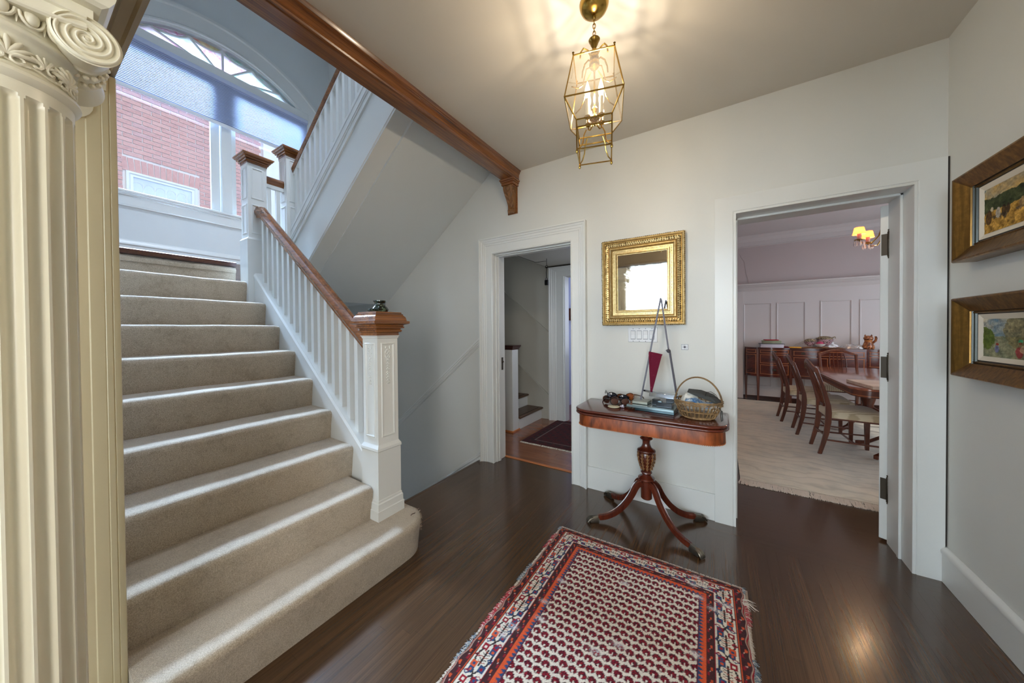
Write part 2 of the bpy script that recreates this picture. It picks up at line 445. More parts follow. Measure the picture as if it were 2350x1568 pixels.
def casing(mb, x0, x1, ztop, xo0, xo1, zo, y, prof, sign=-1, z0=0):
    """three sided door casing on plane y; opening x0..x1, ztop; outer xo0..xo1, zo; prof: (t in 0..1 from inner to outer, height off the wall)"""
    secs = []
    for (qx, qz) in ((0, 0), (0, 1), (1, 1), (1, 0)):
        sec = []
        for t, h in prof:
            xi, xo = (x0, xo0) if qx == 0 else (x1, xo1)
            X = xi+(xo-xi)*t
            Z = (ztop+(zo-ztop)*t) if qz else z0
            sec.append((X, y+sign*h, Z))
        secs.append(sec)
    mb.strip(secs)
    return mb
def rectframe(mb, u0, u1, v0, v1, prof, P):
    """four mitred sides; prof: (inset, height); P(u,v,h)->xyz"""
    secs = []
    for (a, b) in ((0, 0), (1, 0), (1, 1), (0, 1)):
        secs.append([P(u0+i if a == 0 else u1-i, v0+i if b == 0 else v1-i, h) for i, h in prof])
    mb.strip(secs, closed=True); return mb
def rectsides(u0, u1, v0, v1, prof, P):
    """the four mitred rails as separate builders"""
    C4 = ((0, 0), (1, 0), (1, 1), (0, 1)); out = []
    secs = [[P(u0+i if a == 0 else u1-i, v0+i if b == 0 else v1-i, h) for i, h in prof] for a, b in C4]
    for k in range(4): out.append(MB().strip([secs[k], secs[(k+1) % 4]]))
    return out

# ------------------------------------------------------------------ measured layout
YA = 2.683       # hall back wall
XR = 1.012       # right wall
ZC = 2.858       # ceiling
XW = -4.9        # stair window wall
XE = -2.08       # floor edge at the basement stair
YD = 7.76        # dining room back wall
YB = 4.42        # back hall far wall
SY0, SY1 = .223, 1.248    # stair width

# ---- walls
w = MB()
w.box(XW, -1.930, YA, YA+.187, -2.4, 5.6)
w.box(-1.930, -1.082, YA, YA+.187, 2.118, 5.6)
w.box(-1.082, -.03, YA, YA+.187, 0, 5.6)
w.box(-.03, .087, YA, YA+.27, 0, 5.6)
w.box(.087, .896, YA, YA+.27, 2.125, 5.6)
w.box(.896, XR+.2, YA, YA+.27, 0, 5.6)
struct('wall_back', w, M['wall'], 'long white plaster wall with two doorways behind the card table', smooth=False)
struct('wall_right', MB().box(XR, XR+.12, -4.2, YA, 0, 3.0), M['wall'], 'white plaster wall at right with the two gilt framed paintings', smooth=False)
c = MB(); c.box(-1.62, XR+.12, .10, YA+.02, ZC, ZC+.2)
c.box(-1.62, -1.75, .10, YA, 2.80, 3.2)
struct('ceiling', c, M['ceil'], 'cream plaster ceiling over the hall with the lantern', 'ceiling', smooth=False)

# stair window wall with its arched opening (plane x = XW)
WY0, WY1, WZ0, WZ1 = .585, 2.36, 2.738, 4.285     # sash opening
AC, AZ, AR = 1.465, 3.40, 1.262                    # lunette: centre y, centre z, radius
LZ0 = 4.39                                         # springing of the glass
ah = math.sqrt(AR**2-(LZ0-AZ)**2)
w = MB(); T = .16
w.box(XW-T, XW, .1, YA, -2.4, 2.60)
w.box(XW-T, XW, .1, WY0-.02, 2.60, LZ0); w.box(XW-T, XW, WY1+.02, YA, 2.60, LZ0)
NA = 40
def arcp(rr, k, x):
    y = AC-ah+2*ah*k/NA
    y = AC+(y-AC)*rr/AR
    z = AZ+math.sqrt(max(0, rr*rr-(y-AC)**2))
    return (x, y, z)
vs = []; fs = []
for k in range(NA+1):
    y, z = arcp(AR, k, 0)[1:]
    vs += [(XW, y, z), (XW, y, 5.6), (XW-T, y, z), (XW-T, y, 5.6)]
for k in range(NA):
    a = k*4; b = a+4
    fs += [(a, b, b+1, a+1), (a+2, a+3, b+3, b+2), (a, a+2, b+2, b), (a+1, b+1, b+3, a+3)]
w.add(vs, fs)
w.box(XW-T, XW, .1, AC-ah, LZ0, 5.6); w.box(XW-T, XW, AC+ah, YA, LZ0, 5.6)
struct('wall_left', w, M['stairwall'], 'cool white landing wall with the arched stair window', smooth=False)
oc = MB(); oc.box(XW-T-.02, XW-T, .1, YA, -2.0, 2.60); oc.box(XW-T-.02, XW-T, .1, WY0-.02, 2.60, 5.6); oc.box(XW-T-.02, XW-T, WY1+.02, YA, 2.60, 5.6); oc.box(XW-T-.02, XW-T, WY0-.02, WY1+.02, 4.66, 5.6)
struct('trim_8', oc, paint('dark outside cladding', srgb(52, 44, 42), .9), 'dark outside cladding around the stair window', 'cladding', smooth=False)  # unseen dark layer added to keep bounced light off the brick
# stairwell: left wall, ceiling, floors above
struct('wall_stairs', MB().box(XW, -1.922, .10, SY0, -2.4, 5.6), M['stairwall'], 'plaster wall along the left of the stairs behind the column', smooth=False)
struct('ceiling.001', MB().box(XW-.1, -1.6, .1, YA+.1, 5.5, 5.6), M['stairwall'], 'plaster ceiling high over the stairwell', 'ceiling', smooth=False)
struct('wall_upstairs', MB().box(-1.6, -1.5, .1, YA, 3.06, 5.6), M['stairwall'], 'upstairs plaster wall above the brown beam', smooth=False)

# ---- floors
fl = thing('floor', 'dark brown narrow strip oak floor of the hall', 'floor', (0, 0, 0), kind='structure')
MB().box(XE, XR, -4.2, 3.45, -.12, -.011).build('subfloor', M['dark'], fl, smooth=False)
bw = .0515
def board(nm, x0, x1, y0, y1, mat, parent, t=.011):
    return MB().box(x0+.0002, x1-.0002, y0+.0002, y1-.0002, -t, 0).build(nm, mat, parent, smooth=False)
nb = 0
x = -1.93
while x < XR-.01:
    x1 = min(x+bw, XR)
    y = .15; ys = [y]
    y += random.uniform(.45, 1.3)
    while y < 2.2: ys.append(y); y += random.uniform(.9, 1.5)
    ys.append(2.49)
    for a, b in zip(ys[:-1], ys[1:]): board('floorboard', x, x1, a, b, M['floor'], fl); nb += 1
    x = x1
for i in range(3):
    x0 = -1.93-.05*(i+1)
    ys = [.15, random.uniform(.7, 1.4), random.uniform(1.7, 2.3), YA+(.0)]
    for a, b in zip(ys[:-1], ys[1:]): board('floorboard', x0, x0+.05, a, b, M['floor'], fl); nb += 1
for i in range(4):
    y0 = 2.49+.0483*i
    xs = [-1.93, random.uniform(-1.2, -.6), random.uniform(-.2, .4), XR]
    for a, b in zip(xs[:-1], xs[1:]): board('floorboard', a, b, y0, y0+.0483, M['floorx'], fl); nb += 1
# boards run on through the two doorways
for i in range(4):
    y0 = YA+.046*i; board('floorboard', -1.95, -1.06, y0, y0+.046, M['floorx'], fl)
for i in range(15):
    y0 = YA+.0515*i; xm = random.uniform(.3, .9); board('floorboard', .07, xm, y0, y0+.0515, M['floorx'], fl); board('floorboard', xm, 1.7, y0, y0+.0515, M['floorx'], fl)
MB().box(XR, 1.7, YA+.27, 3.45, -.12, -.011).build('subfloor', M['dark'], fl, smooth=False)
MB().box(XE-.03, XE-.001, 1.34, YA, -.02, .001).build('nosing', M['floor'], fl, bevel=.004)
struct('floor.001', MB().box(-4.2, 3.4, -4.2, .149, -.12, -.001), M['floorx'], 'dark floor of the living room behind the camera', 'floor', smooth=False)
struct('floor.002', MB().box(-1.6, 3.6, 3.4, YD, -.12, -.001), M['floorx'], 'dark wood floor of the dining room under the cream rug', 'floor', smooth=False)

# back hall boards (red brown, laid along the wall)
fh = thing('floor_back_hall', 'red brown board floor of the back hall', 'floor', (0, 0, 0), kind='structure')
MB().box(-3.4, -.5, 2.87, 6.6, -.12, -.009).build('subfloor', M['dark'], fh, smooth=False)
for i in range(20):
    y0 = 2.905+.078*i; xs = [-3.2, -2.6+random.uniform(-.3, .5), -1.3+random.uniform(-.4, .4), -.6]
    for a, b in zip(xs[:-1], xs[1:]):
        if y0 < 4.43: MB().box(a+.0005, b-.0005, y0+.0005, min(y0+.0775, 4.45), -.009, 0).build('floorboard', M['floorred'], fh, smooth=False)
MB().box(-2.4, -.6, 4.45, 6.6, -.01, 0).build('far_boards', M['floorred'], fh, smooth=False)
MB().cbox(-1.97, -1.05, 2.868, 2.905, 0, .006, .002).build('threshold', M['threshold'], fh, label='orange wood strip at the doorway')

# ---- door casings, jambs
PR1 = [(0, 0), (0, .016), (.06, .02), (.1, .014), (.52, .014), (.56, .019), (.64, .019), (.68, .024), (.78, .026), (.81, .033), (.9, .036), (.93, .046), (1, .046), (1, 0)]
t = thing('door_1', 'white moulded doorway to the back hall', 'doorway', (-1.5, YA, 0), kind='structure')
mb = MB(); casing(mb, -1.923, -1.089, 2.111, -2.078, -.946, 2.268, YA, PR1); mb.build('casing', M['trim'], t, angle=25)
j = MB(); j.box(-1.935, -1.923, YA-.001, YA+.20, 0, 2.123); j.box(-1.089, -1.077, YA-.001, YA+.20, 0, 2.123); j.box(-1.923, -1.089, YA-.001, YA+.20, 2.111, 2.123)
for a, b in ((.03, .012), (.062, .02)):
    j.box(-1.924, -1.923+b, YA+a, YA+a+.03, 0, 2.111); j.box(-1.089-b, -1.088, YA+a, YA+a+.03, 0, 2.111); j.box(-1.923, -1.089, YA+a, YA+a+.03, 2.111-b, 2.112)
j.build('jamb', M['trim'], t, bevel=.003)
k = MB(); k.box(-1.9235, -1.918, YA+.135, YA+.16, .93, 1.06); k.ball((-1.915, YA+.147, 1.015), .012, 8, 5); k.build('strike_plate', M['brassdark'], t)
t = thing('door_2', 'wide white flat doorway to the dining room', 'doorway', (.49, YA, 0), kind='structure')
PR2 = [(0, 0), (0, .020), (.10, .020), (.12, .017), (.15, .022), (1, .022), (1, 0)]
mb = MB(); casing(mb, .094, .889, 2.118, -.027, 1.004, 2.236, YA, PR2); mb.build('casing', M['trim'], t, angle=25)
j = MB(); a0 = YA-.001; a1 = YA+.272
j.box(.082, .094, a0, a1, 0, 2.130); j.box(.889, .901, a0, a1, 0, 2.130); j.box(.094, .889, a0, a1, 2.118, 2.130)
j.box(.094, .107, YA+.105, YA+.13, 0, 2.118); j.box(.876, .889, YA+.105, YA+.13, 0, 2.118); j.box(.094, .889, YA+.105, YA+.13, 2.104, 2.118)
j.box(.094, .100, YA+.13, a1, 0, 2.118); j.box(.880, .889, YA+.13, a1, 0, 2.118); j.box(.094, .889, YA+.13, a1, 2.111, 2.118)
j.build('jamb', M['trim'], t, bevel=.002)
MB().box(1.004, 1.0115, YA-.018, YA-.0005, .19, 2.236).build('shadow_gap', M['dark'], t, smooth=False, label='dark open joint between casing and side wall')  # strip coloured dark to give the lit joint its shade
# the open door leaf, hinged on the dining side
dl = thing('door_leaf', 'white door leaf swung open into the dining room, seen edge on', 'door', (.882, YA+.274, .018), R(-28))
MB().cbox(-.036, 0, 0, .78, 0, 2.085, .002).build('leaf', M['trim'], dl, local=True)
for hz in (.318, 1.08, 1.842):
    h = MB(); h.box(-.030, -.002, -.0025, .0005, hz-.066, hz+.066); h.lathe([(0, hz-.09), (.006, hz-.086), (.0045, hz-.08), (.0075, hz-.076), (.0075, hz+.076), (.0045, hz+.08), (.007, hz+.088), (0, hz+.095)], (.004, -.009, 0), 10)
    for q in (-.025, .025): h.box(-.003, .011, -.0165, -.0015, hz+q-.001, hz+q+.001)
    h.box(.004, .02, -.004, -.002, hz-.075, hz+.075)
    h.build('hinge', M['brassdark'], dl, local=True, label='dark bronze ball tipped butt hinge')

# ---- baseboards
def baseb(name, mb, label): return struct(name, mb, M['trim'], label, 'baseboard', bevel=.002)
baseb('baseboard_back', MB().box(-.946, -.027, YA-.014, YA, 0, .187), 'flat white baseboard under the card table')
rb = MB(); rb.prism([(XR, 0), (XR-.02, 0), (XR-.02, .150), (XR-.024, .153), (XR-.026, .166), (XR-.020, .178), (XR-.008, .186), (XR, .188)], 'y', -4.2, YA-.022)
baseb('baseboard_right', rb, 'cream topped white baseboard along the right wall')
# raking rail and skirting following the basement stair on the back wall
def rake(x0, x1, z1, s, hgt, y, d, prof=None):
    m = MB(); pr = prof or [(0, 0), (0, .6), (.2, 1), (.8, 1), (1, .5), (1, 0)]
    secs = []
    for X in (x0, x1):
        zz = z1+s*(x1-X)*(-1)
        secs.append([(X, y-d*q, zz-hgt*(1-p)) for p, q in pr])
    m.strip(secs); return m
st = MB(); a = rake(-3.9, -2.079, 1.285, .80, .082, YA, .040, [(0, 0), (0, .30), (.06, .34), (.10, .12), (.16, .12), (.20, .34), (.34, .44), (.38, .7), (.56, .8), (.60, 1), (.84, 1), (.88, .5), (.94, .42), (1, .25), (1, 0)])
struct('trim_1', a, M['trim'], 'sloping white chair rail on the wall beside the newel post', 'moulding', angle=25)
a = rake(-3.9, -2.079, .098, .72, .10, YA, .028, [(0, 0), (0, .8), (.50, .8), (.54, .35), (.60, .35), (.64, .9), (.80, 1), (.86, .5), (1, .3), (1, 0)])
struct('trim_2', a, M['trim'], 'sloping white skirting running down beside the basement stair', 'moulding', angle=25)
# ------------------------------------------------------------------ brown beam and bracket
bm_ = thing('ceiling_beam', 'long moulded red brown wooden beam across the ceiling edge', 'beam', (-1.68, 1.4, 2.765))
YS = .12
prof = [(-1.752, 2.858), (-1.752, 2.775), (-1.742, 2.766), (-1.640, 2.766), (-1.634, 2.772), (-1.628, 2.766), (-1.620, 2.768), (-1.616, 2.776), (-1.611, 2.780), (-1.613, 2.786),
        (-1.6115, 2.822), (-1.606, 2.826), (-1.606, 2.830), (-1.601, 2.834), (-1.601, 2.840), (-1.594, 2.850), (-1.590, 2.858)]
MB().prism(prof, 'y', YS, YA).build('beam_body', M['walnut_y'], bm_, angle=20)
cp = MB()
for z0, z1, o in ((2.752, 2.768, .02), (2.738, 2.752, .013), (2.712, 2.738, .006), (2.698, 2.712, -.004)):
    cp.box(-1.742-o, -1.622+o, YA-.098-o, YA, z0, z1)
cp.build('bracket_cap', M['walnut_x'], bm_, bevel=.004)
# scrolled corbel: profile in y/z (deep at the top, tapering to a scroll), extruded along x with leaf relief
def corbel_depth(t):   # t 0 top .. 1 bottom
    return .020+.078*(.5+.5*math.cos(PI*min(1, t/.85)))+.016*math.exp(-((t-.93)/.05)**2)
cb = MB(); NU, NV = 25, 40
def PC(i, j):
    u = i/(NU-1); t = j/(NV-1)
    wx = .050*(1-.28*t); x = -1.682+wx*(2*u-1)
    z = 2.700-t*.225
    d = corbel_depth(t)
    leaf = abs(math.sin(t*PI*5+abs(u-.5)*5))*.011*(1-abs(2*u-1)**3)
    rib = .005*math.exp(-((u-.5)/.06)**2)+.004*math.exp(-((abs(2*u-1)-.86)/.08)**2)
    ed = 0 if 0 < i < NU-1 else -d
    return (x, YA-.006-(d+leaf+rib+ed if ed == 0 else 0), z)
cb.grid(PC, NU, NV)
cb.lathe([(0, -.036), (.012, -.034), (.014, -.02), (.009, -.01), (.014, 0), (.009, .01), (.014, .02), (.012, .034), (0, .036)], (-1.682, YA-.030, 2.478), 12, axis='x')
for sx in (-1, 1):
    cb.lathe([(.0, .006), (.012, .006), (.016, .0), (.020, .004), (.026, .004), (.029, 0), (.029, -.004)], (-1.682+sx*.047, YA-.050, 2.664), 14, axis='x')
cb.build('corbel', M['carved'], bm_, label='carved acanthus scroll bracket', angle=50)
MB().box(-1.736, -1.628, YA-.010, YA, 2.462, 2.712).build('backplate', M['walnut_x'], bm_, bevel=.002)

# ------------------------------------------------------------------ stairs
RX = [None]+[-1.54-.255*k for k in range(0, 11)]    # riser planes 1..11
st = thing('staircase', 'beige carpeted staircase rising from the hall to the landing', 'stairs', (-2.6, .74, 0))
def step_profile(k, x0, x1, z0, z1):
    r = .030; pts = [(x0-.004, z0)]
    pts += [(x0+.001, z0+.05), (x0+.006, z0+.10), (x0+.013, z1-.055)]
    for i in range(9):
        a = -PI*.08+(PI*.58)*i/8
        pts.append((x0+.016-r+r*math.cos(a), z1-r+r*math.sin(a)))
    pts += [(x0-.06, z1+.001), (x1+.02, z1), (x1-.04, z1)]
    return pts
for k in range(1, 11):
    z0, z1 = .2*(k-1), .2*k
    top = RX[k+1] if k < 10 else RX[10]-.001
    if k == 1: continue
    y1 = SY1 if k > 2 else 1.214
    if k == 9: y1 = 1.215
    if k == 10: y1 = 1.205
    prof = step_profile(k, RX[k], top if k < 10 else RX[k]-.02, z0, z1 if k < 10 else z1-.045)
    NY = 30; m = MB(); secs = []
    for i in range(NY+1):
        y = SY0+(y1-SY0)*i/NY
        e = 0
        if i == NY: e = .006
        wob = .0022*math.sin(y*9+k*1.7)+.0016*math.sin(y*23+k)
        secs.append([(px+(wob if q < len(prof)-2 else 0)-(e if q < 13 else 0), y-(.0 if not e else 0), pz+(wob*.5 if q > 3 else 0)-(e if 4 < q < 14 else 0)) for q, (px, pz) in enumerate(prof)]+[(top-.04 if k < 10 else RX[k]-.03, y, z0-.12), (RX[k]-.03, y, z0-.12)])
    m.strip(secs); m.build('carpeted_step', M['carpet'], st, angle=60)
# first step: rounded end wrapping in front of the newel post
m = MB(); path = [(-1.54, SY0)]
path += [(-1.54, SY0+(1.22-SY0)*i/14) for i in range(1, 15)]
cx, cy, rr = -1.70, 1.28, .158
path += [(cx+rr*math.cos(a), cy+rr*math.sin(a)) for a in [PI*.03+PI*.5*i/12 for i in range(13)]]
path += [(-1.80, 1.437), (-1.93, 1.437), (-2.02, 1.437)]
secs = []
for i, (x, y) in enumerate(path):
    a = path[max(0, i-1)]; b = path[min(len(path)-1, i+1)]
    tx, ty = b[0]-a[0], b[1]-a[1]; L = math.hypot(tx, ty); nx, ny = ty/L, -tx/L
    sec = []
    for o, z in step_profile(1, 0, 0, 0, .2)[:13]:
        sec.append((x+nx*o, y+ny*o, z))
    sec += [(x-nx*.06, y-ny*.06, .201)]
    tgt = (-1.86, min(max(y, SY0), 1.27), .2)
    sec += [tgt, (-1.86, tgt[1], .02)]
    secs.append(sec)
m.strip(secs); s1 = m.build('carpeted_step', M['carpet'], st, angle=60, label='lowest carpeted step with a rounded frayed end')
# frayed carpet threads at its corner
th = MB()
for i in range(150):
    a = random.uniform(.25, .5)*PI; rr2 = rr+.012
    p = Vector((cx+rr2*math.cos(a), cy+rr2*math.sin(a), random.uniform(.10, .19)))
    d = Vector((math.cos(a)*random.uniform(.3, 1), math.sin(a)*random.uniform(.3, 1), random.uniform(-.9, .7)))*random.uniform(.006, .018)
    th.tube([p, p+d*.5+Vector((0, 0, random.uniform(-.004, .004))), p+d], [.0012, .001, .0004], 4)
th.build('frayed_threads', M['carpet'], s1, kind='stuff')
MB().tube([(-1.600, 1.345, .213), (-1.606, 1.354, .214), (-1.604, 1.362, .213), (-1.600, 1.374, .2125), (-1.603, 1.379, .212)], .0022, 6).build('carpet_tear', M['darkwood'], s1, label='small dark tear in the carpet')
ty_ = MB(); ty_.prism([(RX[10]+.022, 1.955), (RX[10]+.026, 1.965), (RX[10]+.020, 1.994), (RX[10]+.005, 2.001), (RX[10]-.10, 2.001), (RX[10]-.10, 1.955)], 'y', SY0, 1.205)
ty_.build('landing_nosing', M['darkwood'], st, label='dark wood nosing at the landing edge')
# closed string and its cap
def zstr(x): return .617+.80*(-1.961-x)
sg = MB(); xa, xb = -3.56, -1.885
sg.prism([(xa, zstr(xa)-.02), (xb, zstr(xb)-.02), (xb, .01), (-1.90, -.3), (-1.98, -2.3), (xa, -2.3)], 'y', SY1, 1.335)
sg.build('stringer', M['trim'], st, smooth=False)
cs = MB(); secs = []
for X in (xa, xb):
    z = zstr(X)
    secs.append([(X, y, z+dz) for y, dz in ((SY1, -.045), (SY1-.006, -.043), (SY1-.006, -.022), (SY1-.002, -.016), (SY1+.004, -.006), (SY1+.004, 0), (1.331, 0), (1.331, -.006), (1.341, -.016), (1.341, -.045))])
cs.strip(secs); cs.build('stringer_cap', M['trim'], st, angle=25)
# landing
lb = MB(); lb.box(XW, RX[10]-.08, SY0, 1.55, 1.72, 2.0); lb.box(XW, -3.61, 1.55, YA, 1.72, 2.0)
struct('floor_landing', lb, M['treadwood'], 'dark landing floor at the top of the carpeted stairs', 'floor', smooth=False)
struct('ceiling.002', MB().box(XW, -3.60, 1.336, YA, 1.705, 1.72), M['stairwall'], 'plaster underside of the stair landing', 'ceiling', smooth=False)

# ------------------------------------------------------------------ newel posts
def newel_panel(mb, face, c0, c1, z0, z1, P, carved=False):
    pr = [(0, 0), (0, .001), (.004, .0045), (.009, .0045), (.012, .001), (.014, .002), (.016, 0)]
    rectframe(mb, c0, c1, z0, z1, pr, P)
def newel(loc, w_, z_ring, label, cap, base_z, group=None):
    """loc: corner (x max, y min); w_: shaft width"""
    x1, y0 = loc; x0, y1 = x1-w_, y0+w_; cx_, cy_ = (x0+x1)/2, (y0+y1)/2
    t = thing('newel_post', label, 'newel post', (cx_, cy_, base_z), group=group)
    zt = z_ring['shaft'][1]
    def sq(mb, h, z0, z1): mb.box(cx_-h, cx_+h, cy_-h, cy_+h, z0, z1)
    def sqprof(mb, pr):
        secs = [[(cx_+sx*h, cy_+sy*h, z) for h, z in pr] for sx, sy in ((1, -1), (1, 1), (-1, 1), (-1, -1))]
        mb.strip(secs, closed=True)
    h = w_/2
    pr = []
    for a in z_ring['rings']: pr.append((h+a[0], a[1]))
    s = MB(); sqprof(s, [(0, pr[0][1])]+pr+[(0, pr[-1][1])])
    s.build('shaft', M['trim'], t, angle=20)
    p = MB(); z0, z1 = z_ring['panel']; m_ = .024
    newel_panel(p, 0, y0+m_, y1-m_, z0, z1, lambda u, v, hh: (x1+hh, u, v))
    newel_panel(p, 0, x0+m_, x1-m_, z0, z1, lambda u, v, hh: (u, y0-hh, v))
    for (pa, pb) in z_ring.get('panel2', []):
        newel_panel(p, 0, y0+m_, y1-m_, pa, pb, lambda u, v, hh: (x1+hh, u, v))
        newel_panel(p, 0, x0+m_, x1-m_, pa, pb, lambda u, v, hh: (u, y0-hh, v))
    p.build('panel_moulding', M['trim'], t, angle=20)
    c = MB(); sqprof(c, [(0, cap[0][1])]+[(h+a, z) for a, z in cap]+[(0, cap[-1][1])])
    c.build('cap', M['walnut_y'], t, angle=18, label='moulded red brown wooden cap')
    return t, (x0, x1, y0, y1)
ringA = {'shaft': (.66, 1.32), 'panel': (.695, 1.275),
         'rings': [(.022, .2), (.022, .255), (.024, .258), (.018, .262), (.017, .300), (.013, .306), (.012, .318), (.009, .322), (.009, .612), (.013, .618), (.012, .632), (.003, .648), (.001, .652), (0, .655), (0, 1.300), (.004, 1.306), (.005, 1.312), (.010, 1.318), (.010, 1.32)]}
capA = [(.006, 1.318), (.006, 1.338), (.017, 1.341), (.020, 1.346), (.020, 1.352), (.013, 1.356), (.016, 1.362), (.030, 1.366), (.031, 1.373), (.025, 1.377), (.030, 1.386), (.050, 1.392), (.055, 1.395), (.055, 1.409), (.043, 1.412), (.041, 1.416), (.040, 1.424), (.036, 1.436), (.028, 1.444), (.026, 1.448), (.026, 1.454), (.020, 1.456), (.018, 1.466)]
nA, bA = newel((-1.743, 1.226), .146, ringA, 'large white panelled newel post on the lowest step, a pot on its cap', capA, .2)
# carved festoon on the two visible faces of the foot newel
orn = MB()
for face in (0, 1):
    def P(u, v, hh): return (-1.743+hh, 1.299+u, v) if face == 0 else (-1.816+u, 1.226-hh, v)
    def bead(u, v, r, s=1.0): orn.ball(P(u, v, .0005), r, 7, 5)
    for i in range(18):
        a = 2*PI*i/18; bead(.018*math.sin(a), 1.205+.027*math.cos(a), .0052)
    for i in range(7): bead(.008*math.sin(i*2.1), 1.190+.007*i, .0052)
    for i in range(5): bead((-1)**i*.015, 1.240+.003*i, .005)
    z = 1.172
    for i in range(9):
        bead(0, z, .0055); bead(-.0075, z-.006, .0045); bead(.0075, z-.006, .0045); z -= .0155 if i % 3 else .022
orn.build('carved_festoon', M['trim'], nA, angle=60, kind='stuff')
ringB = {'shaft': (2.22, 2.86), 'panel': (2.55, 2.83), 'panel2': [(2.235, 2.50)],
         'rings': [(.012, 1.60), (.012, 2.17), (.014, 2.18), (.004, 2.195), (0, 2.20), (0, 2.852), (.004, 2.858), (.004, 2.862)]}
capB = [(.004, 2.86), (.004, 2.880), (.014, 2.882), (.016, 2.892), (.010, 2.896), (.024, 2.899), (.028, 2.910), (.022, 2.913), (.038, 2.917), (.040, 2.926), (.047, 2.930), (.047, 2.939), (.040, 2.942)]
nB, bB = newel((-3.552, 1.212), .146, ringB, 'white newel post at the top of the carpeted flight, beside the landing', capB, 1.6)
sh = .215
ringC = {'shaft': (2.42, 3.06), 'panel': (2.62, 3.03), 'panel2': [(2.26, 2.575)], 'rings': [(.012, 2.0), (.012, 2.18), (.014, 2.19), (.004, 2.205), (0, 2.21), (0, 2.852+sh-.03), (.004, 2.858+sh-.03), (.004, 2.862+sh-.02)]}
capC = [(a, z+sh-.02) for a, z in capB]
nC, bC = newel((-3.552, 1.522), .146, ringC, 'white newel post at the foot of the upper flight, in front of the stair window', capC, 2.0)

# ------------------------------------------------------------------ balustrades
def railprof(wd, hg):
    return [(-.30*wd, 0), (.30*wd, 0), (.32*wd, .16*hg), (.44*wd, .30*hg), (.5*wd, .46*hg), (.5*wd, .60*hg), (.40*wd, .72*hg), (.34*wd, .90*hg), (.16*wd, hg),
            (-.16*wd, hg), (-.34*wd, .90*hg), (-.40*wd, .72*hg), (-.5*wd, .60*hg), (-.5*wd, .46*hg), (-.44*wd, .30*hg), (-.32*wd, .16*hg)]
def rail(pts, wd, hg, y):
    m = MB(); secs = [[(x, y+a, z+b) for a, b in railprof(wd, hg)] for x, z in pts]; m.strip(secs); return m
bl = thing('stair_balustrade', 'white balusters under a brown handrail on the carpeted flight', 'balustrade', (-2.7, 1.295, .6))
def zrb(x): return 1.222+.755*(-1.959-x)     # underside of the rail
rail([(-1.890, zrb(-1.890)+.012), (-3.40, zrb(-3.40)), (-3.47, zrb(-3.47)+.004), (-3.552, zrb(-3.50))], .082, .104, 1.297).build('handrail', M['walnut_x'], bl, angle=25, label='moulded red brown handrail')
for i in range(16):
    x = -3.437+.0927*i; b = .0185
    m = MB(); m.prism([(x-b, zstr(x-b)), (x+b, zstr(x+b)), (x+b, zrb(x+b)+.006), (x-b, zrb(x-b)+.006)], 'y', 1.277, 1.314)
    m.build('baluster', M['trim'], bl, smooth=False)
# short landing rail between the two upper newels
lr = thing('landing_balustrade', 'short brown rail with white balusters between the two upper newel posts', 'balustrade', (-3.62, 1.44, 2.0))
m = MB(); m.strip([[(-3.625+a, y, 2.745+b) for a, b in railprof(.066, .078)] for y in (1.356, 1.524)]); m.build('handrail', M['walnut_y'], lr, angle=25)
MB().box(-3.645, -3.605, 1.356, 1.524, 2.715, 2.748).build('subrail', M['trim'], lr)
for y in (1.40, 1.475): MB().box(-3.642, -3.610, y-.016, y+.016, 2.02, 2.72).build('baluster', M['trim'], lr)
MB().box(-3.66, -3.59, 1.356, 1.524, 2.0, 2.05).build('shoe_rail', M['trim'], lr)
# upper flight
us = thing('upper_staircase', 'white underside and stringer of the upper flight climbing behind the beam', 'stairs', (-2.8, 2.1, 2.0))
SL = .765
def zt_(x): return 2.765+SL*(x+3)
def zb_(x): return 2.165+SL*(x+3)
xa, xb = -3.70, -1.76
m = MB(); m.prism([(xa, zb_(xa)-.01), (xb, zb_(xb)-.01), (xb, zt_(xb)), (xa, zt_(xa))], 'y', 1.565, 1.70); m.build('stringer', M['trim'], us, smooth=False)
m = MB()
def rk(y0, y1, o0, o1):     # raked strip following the string; o measured down from its top
    m.prism([(xa, zt_(xa)-o1), (xb, zt_(xb)-o1), (xb, zt_(xb)-o0), (xa, zt_(xa)-o0)], 'y', y0, y1)
rk(1.548, 1.660, -.012, .022); rk(1.552, 1.57, .022, .085); rk(1.545, 1.57, .085, .100); rk(1.550, 1.57, .100, .118); rk(1.556, 1.57, .118, .165); rk(1.551, 1.57, .165, .178)
rk(1.552, 1.57, .560, .590); rk(1.557, 1.57, .590, .612)
m.build('string_mouldings', M['trim'], us, smooth=False)
m = MB(); xs0, xs1 = -3.625, -1.755
def zs_(x): return 2.145+.745*(x+3)
m.prism([(xs0, zs_(xs0)), (xs1, zs_(xs1)), (xs1, zs_(xs1)+.12), (xs0, zs_(xs0)+.12)], 'y', 1.70, YA-.001); m.build('soffit', M['stairwall'], us, smooth=False, label='sloping plaster underside of the flight')
for k in range(7):
    x0 = -3.62+.256*k; MB().prism([(x0, 2.0+.2*k-.02), (x0, 2.2+.2*k), (x0+.28, 2.2+.2*k), (x0+.28, 2.12+.2*k)], 'y', 1.702, YA-.002).build('carpeted_step', M['carpet'], us, bevel=.012)
ub = thing('upper_balustrade', 'white balusters and dark red rail of the upper flight', 'balustrade', (-2.8, 1.595, 2.7))
def zr2(x): return 3.335+.755*(x+3)
rail([(-3.552, zr2(-3.552)), (-1.76, zr2(-1.76))], .062, .060, 1.597).build('handrail', M['walnut_x'], ub, angle=25)
